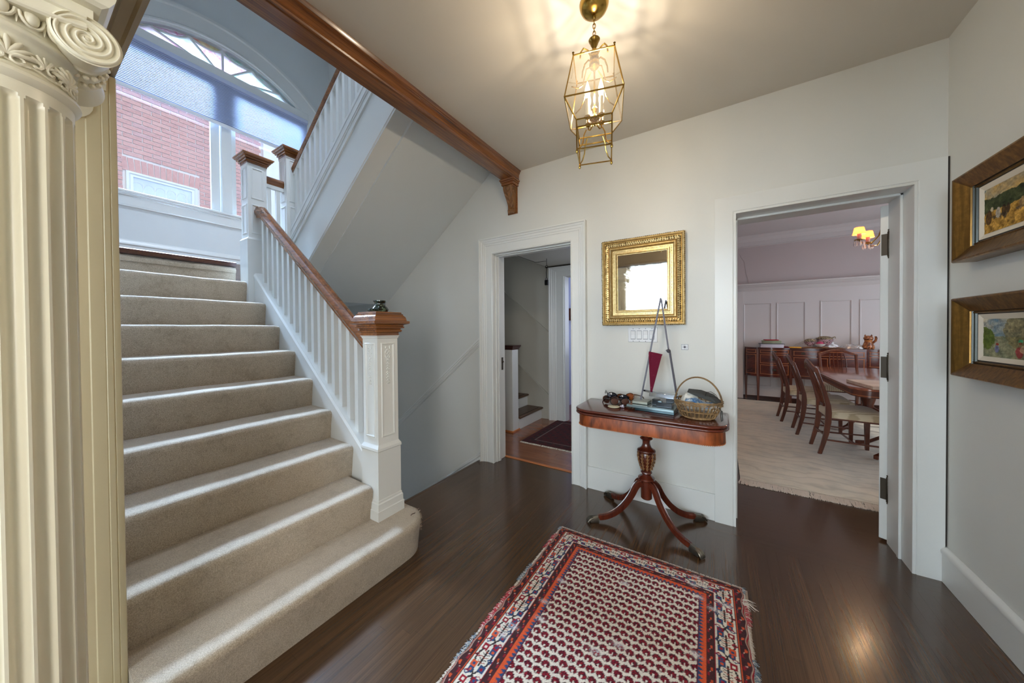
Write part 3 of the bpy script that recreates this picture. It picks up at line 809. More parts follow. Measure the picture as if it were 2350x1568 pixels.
m = MB(); m.prism([(-3.555, zr2(-3.555)-.022), (-1.76, zr2(-1.76)-.022), (-1.76, zr2(-1.76)+.002), (-3.555, zr2(-3.555)+.002)], 'y', 1.583, 1.611); m.build('subrail', M['trim'], ub, smooth=False)
for i in range(19):
    x = -3.50+.0927*i; b = .0185
    m = MB(); m.prism([(x-b, zt_(x-b)+.01), (x+b, zt_(x+b)+.01), (x+b, zr2(x+b)-.02), (x-b, zr2(x-b)-.02)], 'y', 1.581, 1.612); m.build('baluster', M['trim'], ub, smooth=False)
# basement stair below the floor edge
bs = thing('basement_steps', 'dark steps going down behind the newel post', 'stairs', (-3.0, 2.0, -1.6))
for k in range(8):
    x1 = XE-.03-.25*k; MB().box(x1-.29, x1, 1.336, YA-.002, -.2*(k+1)-.05, -.2*(k+1)).build('step', M['treadwood'], bs)

# ------------------------------------------------------------------ stair window
wn = thing('window_1', 'large arched stair window with two sashes below a stained glass fanlight', 'window', (XW, AC, 2.7), kind='structure')
tr = MB()
def cas_sec(off_y, y0, y1): pass
# side casings and arched casing: profile (distance outward from opening, height)
PW = [(0, -.10), (0, .004), (.02, .010), (.028, .020), (.045, .020), (.055, .010), (.075, .012), (.20, .018), (.215, .030), (.245, .030), (.25, 0)]
secs = []
for k in range(-14, NA+15):
    y = AC-ah+2*ah*k/NA
    for_ = []
    ang = math.atan2(1, 1)
    a0 = math.acos(max(-1, min(1, (y-AC)/AR))) if abs(y-AC) < AR*.98 else None
    if a0 is None: continue
    for d, hgt in PW:
        rr_ = AR+d; for_.append((XW+hgt, AC+rr_*math.cos(a0), AZ+rr_*math.sin(a0)))
    if min(q[2] for q in for_) < 4.02: continue
    secs.append(for_)
tr.strip(secs)
tr.build('arch_casing', M['trim'], wn, angle=25)
sc_ = MB()
sc_.box(XW-.10, XW+.016, WY0-.13, WY0, 2.66, 4.40); sc_.box(XW-.10, XW+.016, WY1, WY1+.13, 2.66, 4.40)
sc_.build('side_casing', M['trim'], wn, bevel=.003)
MB().box(XW-.10, XW+.022, WY0-.02, WY1+.02, 4.285, LZ0+.004).build('transom', M['trim'], wn, bevel=.004)
sl = MB(); sl.box(XW-.15, XW+.05, WY0-.16, WY1+.16, 2.715, 2.738); sl.box(XW, XW+.032, WY0-.16, WY1+.16, 2.690, 2.715); sl.box(XW, XW+.018, WY0-.16, WY1+.16, 2.60, 2.690); sl.box(XW, XW+.026, WY0-.16, WY1+.16, 2.585, 2.60)
sl.build('stool', M['trim'], wn, bevel=.004)
MB().cbox(XW-.09, XW-.005, 1.428, 1.524, 2.738, 4.285, .004).build('mullion', M['trim'], wn)
for (a, b) in ((WY0, 1.428), (1.524, WY1)):
    s_ = MB(); o = .006
    s_.box(XW-.085, XW-.045, a+o, a+.05, 2.738, 4.285); s_.box(XW-.085, XW-.045, b-.085, b-o, 2.738, 4.285)
    s_.box(XW-.085, XW-.045, a+.05, b-.085, 2.738, 2.745+.02); s_.box(XW-.085, XW-.045, a+.05, b-.085, 4.23, 4.285)
    so = s_.build('sash', M['trim'], wn, bevel=.003)
    MB().box(XW-.068, XW-.064, a+.045, b-.08, 2.75, 4.24).build('pane', M['glass'], so, smooth=False)
# fanlight: nodes on the arc, bars to the hub, scalloped lenses
hub = (1.465, 4.352); ys_n = [.60, .873, 1.172, 1.465, 1.757, 2.06, 2.325]
def az_(y): return AZ+math.sqrt(max(0, (AR-.004)**2-(y-AC)**2))
xg = XW-.05
fb = MB(); segs = []
for y in ys_n[1:-1]:
    z = az_(y); d = Vector((0, hub[0]-y, hub[1]-z)); tt = (LZ0-z)/d.z if d.z else 1
    e = (y+d.y*tt, LZ0); segs.append(((y, z), e)); fb.tube([(xg, y, z), (xg, e[0], e[1])], .013, 6)
def bez(a, b, n=12):
    (y0, z0), (y1, z1) = a, b; my, mz = (y0+y1)/2, (z0+z1)/2
    dx, dz = hub[0]-my, hub[1]-mz; L = math.hypot(dx, dz); q = .34*math.hypot(y1-y0, z1-z0)
    cyy, czz = my+dx/L*q, mz+dz/L*q
    return [((1-t)**2*y0+2*t*(1-t)*cyy+t*t*y1, (1-t)**2*z0+2*t*(1-t)*czz+t*t*z1) for t in [i/n for i in range(n+1)]]
nodes = [(y, max(az_(y), LZ0)) for y in ys_n]
for i in range(6):
    a, b = nodes[i], nodes[i+1]; cv = bez(a, b)
    cv = [(y, max(z, LZ0+.001)) for y, z in cv]
    fb.tube([(xg, y, z) for y, z in cv], .012, 6)
    # lens pane between arc and swag
    n = len(cv); vs = [(xg, y, z) for y, z in cv]+[(xg, y, az_(y) if a[1] > 0 else 0) for y in [a[0]+(b[0]-a[0])*t/(n-1) for t in range(n)]]
    MB().add(vs, [(k, k+1, n+k+1, n+k) for k in range(n-1)]).build('pane', M[('opal3', 'opal1', 'opal3', 'opal2', 'opal2', 'opal1')[i]], wn, smooth=False)
    # main pane below the swag
    ea = segs[i-1][1] if i > 0 else (nodes[0][0], LZ0); eb = segs[i][1] if i < 5 else (nodes[6][0], LZ0)
    low = [(ea[0]+(eb[0]-ea[0])*t/(n-1), LZ0) for t in range(n)]
    vs = [(xg, y, z) for y, z in low]+[(xg, y, z) for y, z in cv]
    MB().add(vs, [(k, k+1, n+k+1, n+k) for k in range(n-1)]).build('pane', M[('opal1', 'opal2', 'opal1', 'opal1', 'opal2', 'opal2')[i]], wn, smooth=False)
fb.build('fan_bars', M['trim'], wn)
# baseboard of the landing wall
b_ = MB(); b_.prism([(XW, 2.0), (XW+.022, 2.0), (XW+.022, 2.17), (XW+.016, 2.18), (XW+.016, 2.205), (XW+.026, 2.215), (XW+.022, 2.235), (XW+.008, 2.262), (XW, 2.265)], 'y', SY0, YA)
struct('baseboard_left', b_, M['trim'], 'tall white baseboard on the landing wall under the window', 'baseboard', angle=20)
# pleated shade
bd = thing('window_shade', 'white pleated cellular shade half lowered over the stair window', 'blind', (XW+.03, AC, 3.72))
MB().cbox(XW+.018, XW+.06, WY0+.0, WY1-.0, 4.235, 4.283, .004).build('headrail', M['blind'], bd)
m = MB(); n = 57; z0, z1 = 3.765, 4.236
prof = [(XW+.028+.014*(k % 2), z0+(z1-z0)*k/(n-1)) for k in range(n)]
vs = [(x, y, z) for x, z in prof for y in (WY0+.005, WY1-.005)]
m.add(vs, [(2*k, 2*k+1, 2*k+3, 2*k+2) for k in range(n-1)]); m.build('pleats', M['blind'], bd, smooth=False)
m = MB()
for k in range(2, n-2, 2): m.box(XW+.026, XW+.0335, WY0+.005, WY1-.005, prof[k][1]-.0016, prof[k][1]+.0016)
m.build('pleat_seams', plain('shade seam', srgb(120, 130, 158), .8), bd, smooth=False, kind='stuff')
MB().cbox(XW+.020, XW+.046, WY0+.004, WY1-.004, 3.735, 3.768, .004).build('bottom_rail', M['plastic'], bd)

# ------------------------------------------------------------------ neighbour's brick wall outside
XN = -7.7
nw = thing('neighbour_house', 'sunlit red brick wall of the house next door seen through the stair window', 'building', (XN, 2.0, 0))
MB().box(XN-.2, XN-.006, -3.0, 2.86, -2, 7.0).build('mortar_backing', M['mortar'], nw, smooth=False)
bL, bH, jt = .196, .0555, .012
proto = MB().box(-.004, .008, 0, bL, 0, bH).build('brick', M['brick'], nw, local=True, smooth=False, bevel=.0)
proto_h = MB().box(-.004, .006, 0, .094, 0, bH)
sold = MB().box(-.004, .006, 0, .0575, 0, .2)
halfo = proto_h.build('brick', M['brick'], nw, local=True, smooth=False)
soldo = sold.build('brick', M['brick'], nw, local=True, smooth=False)
def put(o, y, z, first=[set()], rx=0):
    if o.name in first[0]:
        c = o.copy(); COL.objects.link(c); c.parent = nw
    else: c = o; first[0].add(o.name)
    c.location = (random.uniform(0, .003), y-2.0, z); c.rotation_euler = (rx, 0, 0); return c
rest = MB(); cnt = 0
rows = int((6.4-2.2)/(bH+jt))
NWY0, NWY1, NWZ = 1.085, 1.90, 3.845
for rI in range(rows):
    z = 2.2+rI*(bH+jt); y = -.6-(.104 if rI % 2 else 0)
    while y < 2.82:
        L = bL
        y_end = min(y+L, 2.85)
        blocked = (z < NWZ+.205 and z+bH > NWZ-1.4 and y_end > NWY0-.02 and y < NWY1+.02)
        if blocked and z > NWZ-1.4:
            if z+bH > NWZ+.205 or y < NWY0-.03 or y_end > NWY1+.03:
                # trim brick to the opening
                if y < NWY0-.03: rest.box(XN-.004, XN+.006, y, NWY0-.035, z, z+bH)
                elif y_end > NWY1+.03: rest.box(XN-.004, XN+.006, NWY1+.035, y_end, z, z+bH)
        elif y_end-y > bL-.01 and 3.44 < z < 5.12 and .82 < y < 2.72 and cnt < 250: put(proto, y, z); cnt += 1
        elif y_end-y > .02: rest.box(XN-.004, XN+random.uniform(.004, .008), y, y_end, z, z+bH)
        y += L+jt
rest.build('far_bricks', M['brick'], nw, smooth=False, kind='stuff')
y = NWY0-.03
while y < NWY1:
    put(soldo, y, NWZ+.004, rx=R((y-1.49)*-14)); y += .0675
wf = MB(); rectframe(wf, NWY0, NWY1, 2.5, NWZ, [(0, 0), (0, .03), (.03, .035), (.045, .02), (.075, .02), (.075, 0)], lambda u, v, h: (XN+h, u, v))
wfo = wf.build('window_frame', M['trim'], nw, smooth=False)
MB().box(XN-.001, XN+.004, NWY0+.07, NWY1-.07, 2.5, NWZ-.07).build('pane', plain('pale curtained glass', srgb(196, 204, 222), .15), wfo, smooth=False)
lead = MB()
for i in range(5):
    yy = NWY0+.12+.125*i
    pts = [(XN+.006, yy+.055*math.cos(a), 3.63+.07*math.sin(a)) for a in [PI*q/8 for q in range(9)]]
    lead.tube(pts, .0035, 5); lead.box(XN+.003, XN+.007, yy+.057, yy+.064, 3.3, 3.70)
lead.build('leaded_bars', M['plastic'], wfo)
tw = MB(); tw.box(XN, XN+.10, 2.86, 3.0, -2, 7); tw.box(XN-.1, XN+.02, 3.0, 4.6, -2, 7); tw.build('white_bay', paint('bright white siding', srgb(240, 242, 246), .6), nw, smooth=False)
struct('ground', MB().box(-12, XW-.16, -6, 9, -2.1, -2.0), paint('alley asphalt', srgb(60, 60, 62), .9), 'pale alley ground between the houses', 'ground', smooth=False)
# ------------------------------------------------------------------ column, pilaster, header
CX, CY, CR = -1.355, 0.0, .110
co = thing('ionic_column', 'fluted cream ionic column with a spiral volute capital at far left', 'column', (CX, CY, 0))
NF, SUB = 20, 14
zs = [.25+.02*i for i in range(4)]+[.36, .8, 1.2, 1.5, 1.70]+[1.74+.007*i for i in range(18)]+[1.872, 1.880]
ztop, zbot = 1.858, .27
m = MB(); nth = NF*SUB
def PF(i, j):
    th = 2*PI*i/nth; z = zs[j]; ph = (i % SUB)/SUB*2-1      # -1..1 across a flute bay, flute centred
    hw = .80
    wl = 2*PI*CR/NF*hw/2                                      # half width of the flute in metres
    frac = 1.0
    if z > ztop-wl: q = (z-(ztop-wl))/wl; frac = math.sqrt(max(0, 1-q*q)) if q < 1 else 0
    if z < zbot+wl: q = ((zbot+wl)-z)/wl; frac = math.sqrt(max(0, 1-q*q)) if q < 1 else 0
    d = 0
    if frac > 0 and abs(ph) < hw*frac: d = .0165*math.sqrt(max(0, 1-(ph/(hw*frac))**2))*max(.35, frac)
    r = CR*(1.0 if z > 1.3 else 1.0+.02*(1.3-z))-d
    return (CX+r*math.cos(th), CY+r*math.sin(th), z)
m.grid(PF, nth, len(zs), closed_u=True)
m.build('fluted_shaft', M['cream'], co, angle=48)
b = MB(); b.lathe([(.0, .06), (.170, .06), (.185, .075), (.190, .10), (.185, .125), (.168, .14), (.150, .145), (.143, .165), (.150, .182), (.165, .19), (.168, .205), (.160, .222), (.128, .228), (.122, .245), (.114, .262), (0, .262)], (CX, CY, 0), 48)
b.box(CX-.2, CX+.2, CY-.2, CY+.2, 0, .062); b.build('base', M['cream'], co)
n_ = MB(); n_.lathe([(.100, 1.868), (.106, 1.872), (.110, 1.878), (.110, 1.884), (.117, 1.889), (.121, 1.897), (.119, 1.905), (.112, 1.909), (.108, 1.914), (.107, 1.918), (.106, 1.925), (.107, 1.972), (.110, 1.980), (.116, 1.984), (.118, 1.990), (.116, 1.996),
                     (.112, 2.0), (.112, 2.06), (0, 2.06)], (CX, CY, 0), 64)
n_.build('necking', M['cream'], co)
# honeysuckle ornaments around the necking
an = MB()
for k in range(14):
    a0 = 2*PI*(k+.35)/14
    def Q(u, v, h): u *= 1.25; v *= 1.25; h *= 1.6; a = a0+u/.108; return (CX+(.107+h)*math.cos(a), CY+(.107+h)*math.sin(a), 1.917+v)
    if k % 2 == 0:
        for q in range(-3, 4):
            ang = q*.42; L = .030-.0022*abs(q)
            pts = [Q(math.sin(ang)*L*s*(1+.3*s), math.cos(ang)*L*s+.012, .002+.003*math.sin(s*PI)) for s in (0, .35, .7, 1)]
            an.tube(pts, [.0022, .0038, .0048, .0030], 6)
        for sx in (-1, 1):
            pts = [Q(sx*(.010+.007*math.cos(t)), .007+.006*math.sin(t), .003) for t in [x*.7 for x in range(9)]]; an.tube(pts, .0028, 5)
    else:
        for sx in (-1, 1):
            pts = [Q(sx*(.004+.013*(1-t/7)*math.cos(t)*sx*sx+.006), .014+.010*(1-t/9)*math.sin(t), .003) for t in [x*.8 for x in range(8)]]; an.tube(pts, .0032, 5)
        for q in range(-2, 3):
            pts = [Q(math.sin(q*.5)*.020*s, .016+.018*math.cos(q*.5)*s, .003) for s in (0, .5, 1)]; an.tube(pts, [.002, .0040, .0026], 5)
    pts = [Q((s-.5)*.046, .003+.002*math.sin(s*PI*2), .0025) for s in [i/6 for i in range(7)]]; an.tube(pts, .0016, 5)
an.build('honeysuckle_band', M['cream'], co, angle=60)
# egg and dart ring
NE = 20
for k in range(NE):
    a = 2*PI*(k+.3)/NE; ca, sa = math.cos(a), math.sin(a); r = .119
    e = MB(); e.ball((CX+r*ca, CY+r*sa, 2.024), .0115, 10, 7, (1, 1, 1.5)); eo = e.build('egg', M['cream'], co, angle=80)
    e = MB(); pts = []
    for t in range(9):
        q = -PI*.98+PI*.96*t/8; u = .0165*math.cos(q); v = 2.030+.026*math.sin(q)
        aa = a+u/r; pts.append((CX+(r+.003)*math.cos(aa), CY+(r+.003)*math.sin(aa), v))
    e.tube(pts, .0030, 6)
    aa = a+PI/NE; e.tube([(CX+(r)*math.cos(aa), CY+r*math.sin(aa), z) for z in (2.045, 2.022, 2.002)], [.0035, .003, .0008], 6)
    e.build('egg_shell', M['cream'], co, angle=60)
# volutes on the front and back faces, bolsters between them
XF, XB = CX+.128, CX-.128
VZ, VY, VR = 2.026, .119, .052
def volute(sy, sx):
    m = MB(); NT_, NR = 96, 60
    xface = XF if sx > 0 else XB
    def P(i, j):
        th = 2*PI*i/NT_; r = VR*(j/(NR-1)); rr = j/(NR-1)
        tt = th/(2*PI)*sy*1.0
        ph = (rr**.80*4.1+tt) % 1.0
        h = .009*math.sin(PI*min(1, ph/.58))**.6 if ph < .58 else -.003
        if rr < .10: h = .006*math.sqrt(max(0, 1-(rr/.11)**2))
        if rr > .93: h = .008*math.sqrt(max(0, 1-((rr-.93)/.07)**2))
        return (xface+sx*(h-.004), CY+sy*VY+r*math.sin(th)*1.0, VZ+r*math.cos(th))
    m.grid(P, NT_, NR, closed_u=True)
    return m.build('volute', M['cream'], co, angle=60)
for sy in (-1, 1):
    for sx in (1, -1): volute(sy, sx)
    m = MB(); pr = []
    for t in range(33):
        u = t/32; s_ = abs(2*u-1); r = .034+.020*s_**1.7
        if abs(u-.5) < .10: r = .038+.003*math.cos((u-.5)/.10*PI)
        if .33 < s_ < .40: r += .004
        pr.append((r, XB+.002+(XF-XB-.004)*u))
    m.lathe([(0, XB+.002)]+pr+[(0, XF-.002)], (0, CY+sy*VY, VZ), 40, axis='x'); bo = m.build('bolster', M['cream'], co)
    bd_ = MB()
    for xo in (-.022, .022):
        for q in range(18):
            a = 2*PI*q/18; bd_.ball((CX+xo, CY+sy*VY+.041*math.cos(a), VZ+.041*math.sin(a)), .0065, 7, 5, (1, 1, 1))
    bd_.build('beads', M['cream'], bo)
# channel between the volutes on both faces
for sx in (1, -1):
    m = MB(); secs = []
    for i in range(25):
        u = -1+2*i/24; y = CY+u*VY; sag = .012*(1-u*u)
        zt, zb = VZ+VR-.002-.2*sag, VZ+VR-.030-1.2*sag; xf = XF if sx > 0 else XB
        secs.append([(xf+sx*h, y, z) for h, z in ((-.03, zb-.004), (.002, zb-.004), (.006, zb), (.006, zb+.005), (0, zb+.008), (-.002, (zt+zb)/2), (0, zt-.008), (.006, zt-.005), (.006, zt), (-.03, zt))])
    m.strip(secs); m.build('channel', M['cream'], co, angle=40)
m = MB(); m.box(XB+.012, XF-.012, CY-.13, CY+.13, 2.045, 2.105); m.build('capital_core', M['cream'], co)
m = MB()
secs = []
for sx_, sy_ in ((1, -1), (1, 1), (-1, 1), (-1, -1)):
    secs.append([(CX+sx_*h, CY+sy_*h, z) for h, z in ((0, 2.104), (.140, 2.104), (.150, 2.110), (.158, 2.122), (.160, 2.130), (.160, 2.146), (0, 2.146))])
m.strip(secs, closed=True); m.build('abacus', M['cream'], co, angle=20)
# carved leaf row above the abacus
lf = MB()
for k in range(-4, 5):
    for sx in (1, -1):
        x = CX+sx*.150; y = CY+k*.034
        lf.ball((x, y, 2.166), .014, 8, 6, (.8, .8, 1.3)); lf.tube([(x+sx*.004, y-.015, 2.184), (x+sx*.006, y-.013, 2.160), (x+sx*.006, y, 2.148), (x+sx*.006, y+.013, 2.160), (x+sx*.004, y+.015, 2.184)], .003, 5)
lf.box(CX-.150, CX+.150, CY-.150, CY+.150, 2.144, 2.19)
lf.build('leaf_row', M['cream'], co, angle=60)
# header over the columns
hd = thing('column_header', 'brown beige moulded header running over the column to the pilaster', 'beam', (-.4, 0, 2.2))
m = MB(); pr = [(-.205, 2.86), (-.205, 2.21), (-.165, 2.206), (-.16, 2.198), (.16, 2.198), (.165, 2.206), (.178, 2.206), (.184, 2.212), (.205, 2.212), (.211, 2.204), (.222, 2.206), (.224, 2.225), (.214, 2.235), (.212, 2.40), (.222, 2.41), (.214, 2.43), (.212, 2.858)]
m.prism(pr, 'x', -1.9, XR); m.build('architrave', M['header'], hd, angle=20)
# pilaster
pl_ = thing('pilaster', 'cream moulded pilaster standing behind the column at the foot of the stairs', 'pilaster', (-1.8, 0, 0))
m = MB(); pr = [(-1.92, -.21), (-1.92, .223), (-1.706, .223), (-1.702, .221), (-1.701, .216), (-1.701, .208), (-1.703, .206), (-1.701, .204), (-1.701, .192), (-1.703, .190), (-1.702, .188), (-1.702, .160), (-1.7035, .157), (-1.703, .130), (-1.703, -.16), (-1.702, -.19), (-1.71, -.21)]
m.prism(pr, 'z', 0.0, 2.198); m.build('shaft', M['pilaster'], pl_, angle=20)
# pilaster capital: smaller console scroll seen behind the column capital
m = MB(); m.lathe([(0, -1.86), (.03, -1.86), (.040, -1.84), (.036, -1.80), (.045, -1.76), (.052, -1.72), (.060, -1.70), (.0, -1.69)], (0, .115, 2.08), 24, axis='x'); m.box(-1.76, -1.69, -.2, .2, 2.14, 2.20)
m.build('capital', M['cream'], pl_)

# ------------------------------------------------------------------ living room behind the camera (seen in the mirror)
w = MB(); w.box(-4.2, -2.35, -4.16, -4.0, 0, 2.9); w.box(-.10, 3.4, -4.16, -4.0, 0, 2.9); w.box(-2.35, -.10, -4.16, -4.0, 0, .5); w.box(-2.35, -.10, -4.16, -4.0, 2.52, 2.9)
struct('wall_front', w, M['livingwall'], 'living room wall with the tall window reflected in the mirror', smooth=False)
w = MB(); w.box(-4.3, -4.2, -4.16, .2, 0, 2.9)
struct('wall_living', w, M['livingwall'], 'living room side wall behind the camera', smooth=False)
struct('ceiling.003', MB().box(-4.3, XR+.12, -4.16, .10, ZC, ZC+.1), M['livingwall'], 'living room ceiling reflected at the top of the mirror', 'ceiling', smooth=False)
struct('wall_living.001', MB().box(-4.2, -1.92, -.02, .1, 0, 2.9), M['livingwall'], 'living room wall behind the stairs', smooth=False)
w2 = thing('window_2', 'bright living room window reflected in the gilt mirror', 'window', (-1.22, -4.05, .5), kind='structure')
m = MB(); rectframe(m, -2.35, -.10, .5, 2.52, [(-.10, -.02), (-.10, .02), (0, .03), (0, -.05), (.05, -.05), (.05, -.10), (-.1, -.10)], lambda u, v, h: (u, -4.0+h, v)); m.box(-1.25, -1.20, -4.1, -4.05, .5, 2.52); m.build('frame', M['trim'], w2, smooth=False)
cu = thing('sheer_curtain', 'gathered white sheer curtain over the living room window reflected in the mirror', 'curtain', (-1.2, -3.9, .3))
m = MB(); n = 240
vs = []
for i in range(n):
    x = -2.3+2.2*i/(n-1); y = -3.88+.022*math.sin(x*34+2*math.sin(x*5))
    vs += [(x, y, .3), (x+.01*math.sin(x*9), y+.004, 1.4), (x, y, 2.56)]
m.add(vs, [(3*i+a, 3*i+3+a, 3*i+4+a, 3*i+1+a) for i in range(n-1) for a in (0, 1)]); m.build('cloth', M['curtain'], cu, angle=80)
m = MB(); m.lathe([(0, -2.45), (.014, -2.45), (.014, 0), (0, 0)], (0, -3.9, 2.58), 12, axis='x'); m.build('rod', M['brass'], cu)
w4 = thing('window_4', 'front hall window on the right wall behind the camera', 'window', (XR, -1.7, .8), kind='structure')  # invented window frame, built to go with the added fill light
m = MB(); rectframe(m, -2.5, -.9, .8, 2.5, [(0, 0), (0, .02), (.08, .03), (.09, .01), (.09, 0)], lambda u, v, h: (XR-h, u, v)); m.box(XR-.02, XR, -1.72, -1.68, .8, 2.5); m.build('frame', M['trim'], w4, smooth=False)
# second column of the screen
c2 = copy_tree(co); c2.location = (XR-.22, 0, 0); c2['label'] = 'matching fluted cream column on the camera side of the header, outside the view'
# ------------------------------------------------------------------ card table
tb = thing('card_table', 'mahogany fold-over card table on a carved pedestal with four brass clawed legs', 'table', (-.43, 2.42, 0))
TX0, TX1, TY0, TY1 = -.915, .050, 2.232, 2.662
def rrect(x0, x1, y0, y1, r, n=8):
    pts = []
    for cx_, cy_, a0 in ((x1-r, y1-.01, 0), (x0+r, y1-.01, PI/2), (x0+r, y0+r, PI), (x1-r, y0+r, 1.5*PI)):
        rr = r if cy_ < y1-.02 else .01
        cx2 = cx_ if rr == r else (x1-.01 if a0 == 0 else x0+.01)
        for i in range(n+1):
            a = a0+PI/2*i/n; pts.append((cx2+rr*math.cos(a), cy_+rr*math.sin(a)))
    return pts
def slab(mb, x0, x1, y0, y1, r, prof):
    secs = []
    for ins, z in prof: secs.append([(x, y, z) for x, y in rrect(x0+ins, x1-ins, y0+ins, y1-ins, max(.012, r-ins))])
    mb.strip(secs); return mb
slab(MB(), TX0, TX1, TY0, TY1, .13, [(.012, .752), (.004, .754), (0, .759), (0, .765), (.004, .770), (.010, .772)]).build('top_leaf', M['mahog'], tb, angle=50)
slab(MB(), TX0, TX1, TY0, TY1, .13, [(.012, .732), (.004, .734), (0, .738), (0, .744), (.004, .750), (.012, .7515)]).build('lower_leaf', M['mahog'], tb, angle=50)
slab(MB(), TX0+.022, TX1-.022, TY0+.022, TY1-.012, .115, [(.004, .648), (0, .650), (0, .728), (.002, .732)]).build('apron', M['flame'], tb, angle=50)
bdm = MB()
pts = rrect(TX0+.020, TX1-.020, TY0+.020, TY1-.012, .115, 6)
P2 = [Vector((p[0], p[1], .6495)) for p in pts]
acc = []
for i in range(len(P2)):
    a, b = P2[i], P2[(i+1) % len(P2)]; L = (b-a).length; nn = max(1, int(L/.0085))
    for k in range(nn): acc.append(a.lerp(b, k/nn))
for p in acc: bdm.ball(p, .0036, 5, 4)
bdm.build('beading', M['inlay'], tb, kind='stuff')
PX, PY = -.431, 2.415
pd = MB(); pd.lathe([(0, .650), (.060, .650), (.058, .640), (.040, .628), (.032, .618), (.030, .598), (.038, .592), (.042, .586), (.038, .580), (.028, .574), (.025, .560), (.026, .545), (.034, .525), (.048, .512), (.058, .507), (.061, .500), (.058, .493), (.054, .489)], (PX, PY, 0), 36)
pd.lathe([(.050, .492), (.054, .480), (.055, .455), (.050, .425), (.041, .395), (.033, .372), (.030, .362), (.036, .356), (.038, .348), (.030, .340), (.028, .332), (.034, .326), (.048, .318), (.055, .312), (.056, .302), (.050, .296), (.044, .293), (.042, .285), (.037, .282), (.037, .170), (.030, .163), (0, .163)], (PX, PY, 0), 36)
pdo = pd.build('pedestal', M['mahog_z'], tb)
lv = MB()
for k in range(10):
    a0 = 2*PI*k/10
    for q, (zz, rr) in enumerate(((.478, .0565), (.455, .057), (.430, .053), (.405, .046), (.382, .038))):
        wd = .010*(1-abs(q-1.5)/4); lv.ball((PX+rr*math.cos(a0), PY+rr*math.sin(a0), zz), .0125, 6, 5, (.42, .42, 1.15)); 
        for sgn in (-1, 1):
            aa = a0+sgn*.20; lv.tube([(PX+rr*math.cos(a0), PY+rr*math.sin(a0), zz-.012), (PX+(rr+.002)*math.cos(aa), PY+(rr+.002)*math.sin(aa), zz+.006)], [.0035, .0016], 5)
lv.build('carved_leaves', M['carved'], pdo, angle=60)
def leg(tx, ty, name='leg'):
    dx, dy = tx-PX, ty-PY; L = math.hypot(dx, dy); ux, uy = dx/L, dy/L; px_, py_ = -uy, ux
    ctrl = [(0.030, .262), (.048, .272), (.075, .250), (.110, .185), (.160, .120), (.220, .070), (.285, .043), (.330, .036), (L-.075, .030)]
    # catmull-rom
    pts = []
    C = [ctrl[0]]+ctrl+[ctrl[-1]]
    for i in range(1, len(C)-2):
        for t in (0, .25, .5, .75):
            p0, p1, p2, p3 = C[i-1], C[i], C[i+1], C[i+2]
            pts.append(tuple(.5*((2*p1[q])+(-p0[q]+p2[q])*t+(2*p0[q]-5*p1[q]+4*p2[q]-p3[q])*t*t+(-p0[q]+3*p1[q]-3*p2[q]+p3[q])*t**3) for q in (0, 1)))
    pts.append(ctrl[-1])
    secs = []
    for i, (r, z) in enumerate(pts):
        a = pts[max(0, i-1)]; b = pts[min(len(pts)-1, i+1)]; tx_, tz = b[0]-a[0], b[1]-a[1]; l_ = math.hypot(tx_, tz) or 1
        nr, nz = -tz/l_, tx_/l_
        t = i/(len(pts)-1); hh = .021-.005*t; ww = .017-.004*t
        sec = []
        for a_, b_ in ((-1, -1), (1, -1), (1, .55), (.72, .62), (.62, 1), (.45, .78), (-.45, .78), (-.62, 1), (-.72, .62), (-1, .55)):
            rr, zz = r+nr*hh*b_, z+nz*hh*b_
            sec.append((PX+ux*rr+px_*ww*a_, PY+uy*rr+py_*ww*a_, max(zz, .006)))
        secs.append(sec)
    m = MB(); m.strip(secs); lo = m.build(name, M['mahog_z'], tb, angle=35)
    f = MB(); r0 = L-.078; secs = []
    for t in range(6):
        r = r0+.012*t; h_ = (.0225, .023, .022, .021, .020, .016)[t]
        secs.append([(PX+ux*r+px_*wq, PY+uy*r+py_*wq, zq) for wq, zq in ((-.0155, .004), (.0155, .004), (.0165, h_*1.4), (.008, h_*2.1), (-.008, h_*2.1), (-.0165, h_*1.4))])
    f.strip(secs)
    for q in (-1.5, -.5, .5, 1.5):
        f.tube([(PX+ux*(r0+.040)+px_*q*.008, PY+uy*(r0+.040)+py_*q*.008, .036), (PX+ux*(r0+.062)+px_*q*.0095, PY+uy*(r0+.062)+py_*q*.0095, .030), (PX+ux*(r0+.078)+px_*q*.010, PY+uy*(r0+.078)+py_*q*.010, .012), (PX+ux*(r0+.080)+px_*q*.010, PY+uy*(r0+.080)+py_*q*.010, .004)], [.007, .0085, .0065, .003], 7)
    f.build('claw_foot', M['footbrass'], lo, angle=45, label='cast brass claw foot')
for tx, ty in ((-.778, 2.190), (-.780, 2.630), (-.083, 2.640), (-.083, 2.188)): leg(tx, ty)

# ------------------------------------------------------------------ things on the card table
ZT = .772
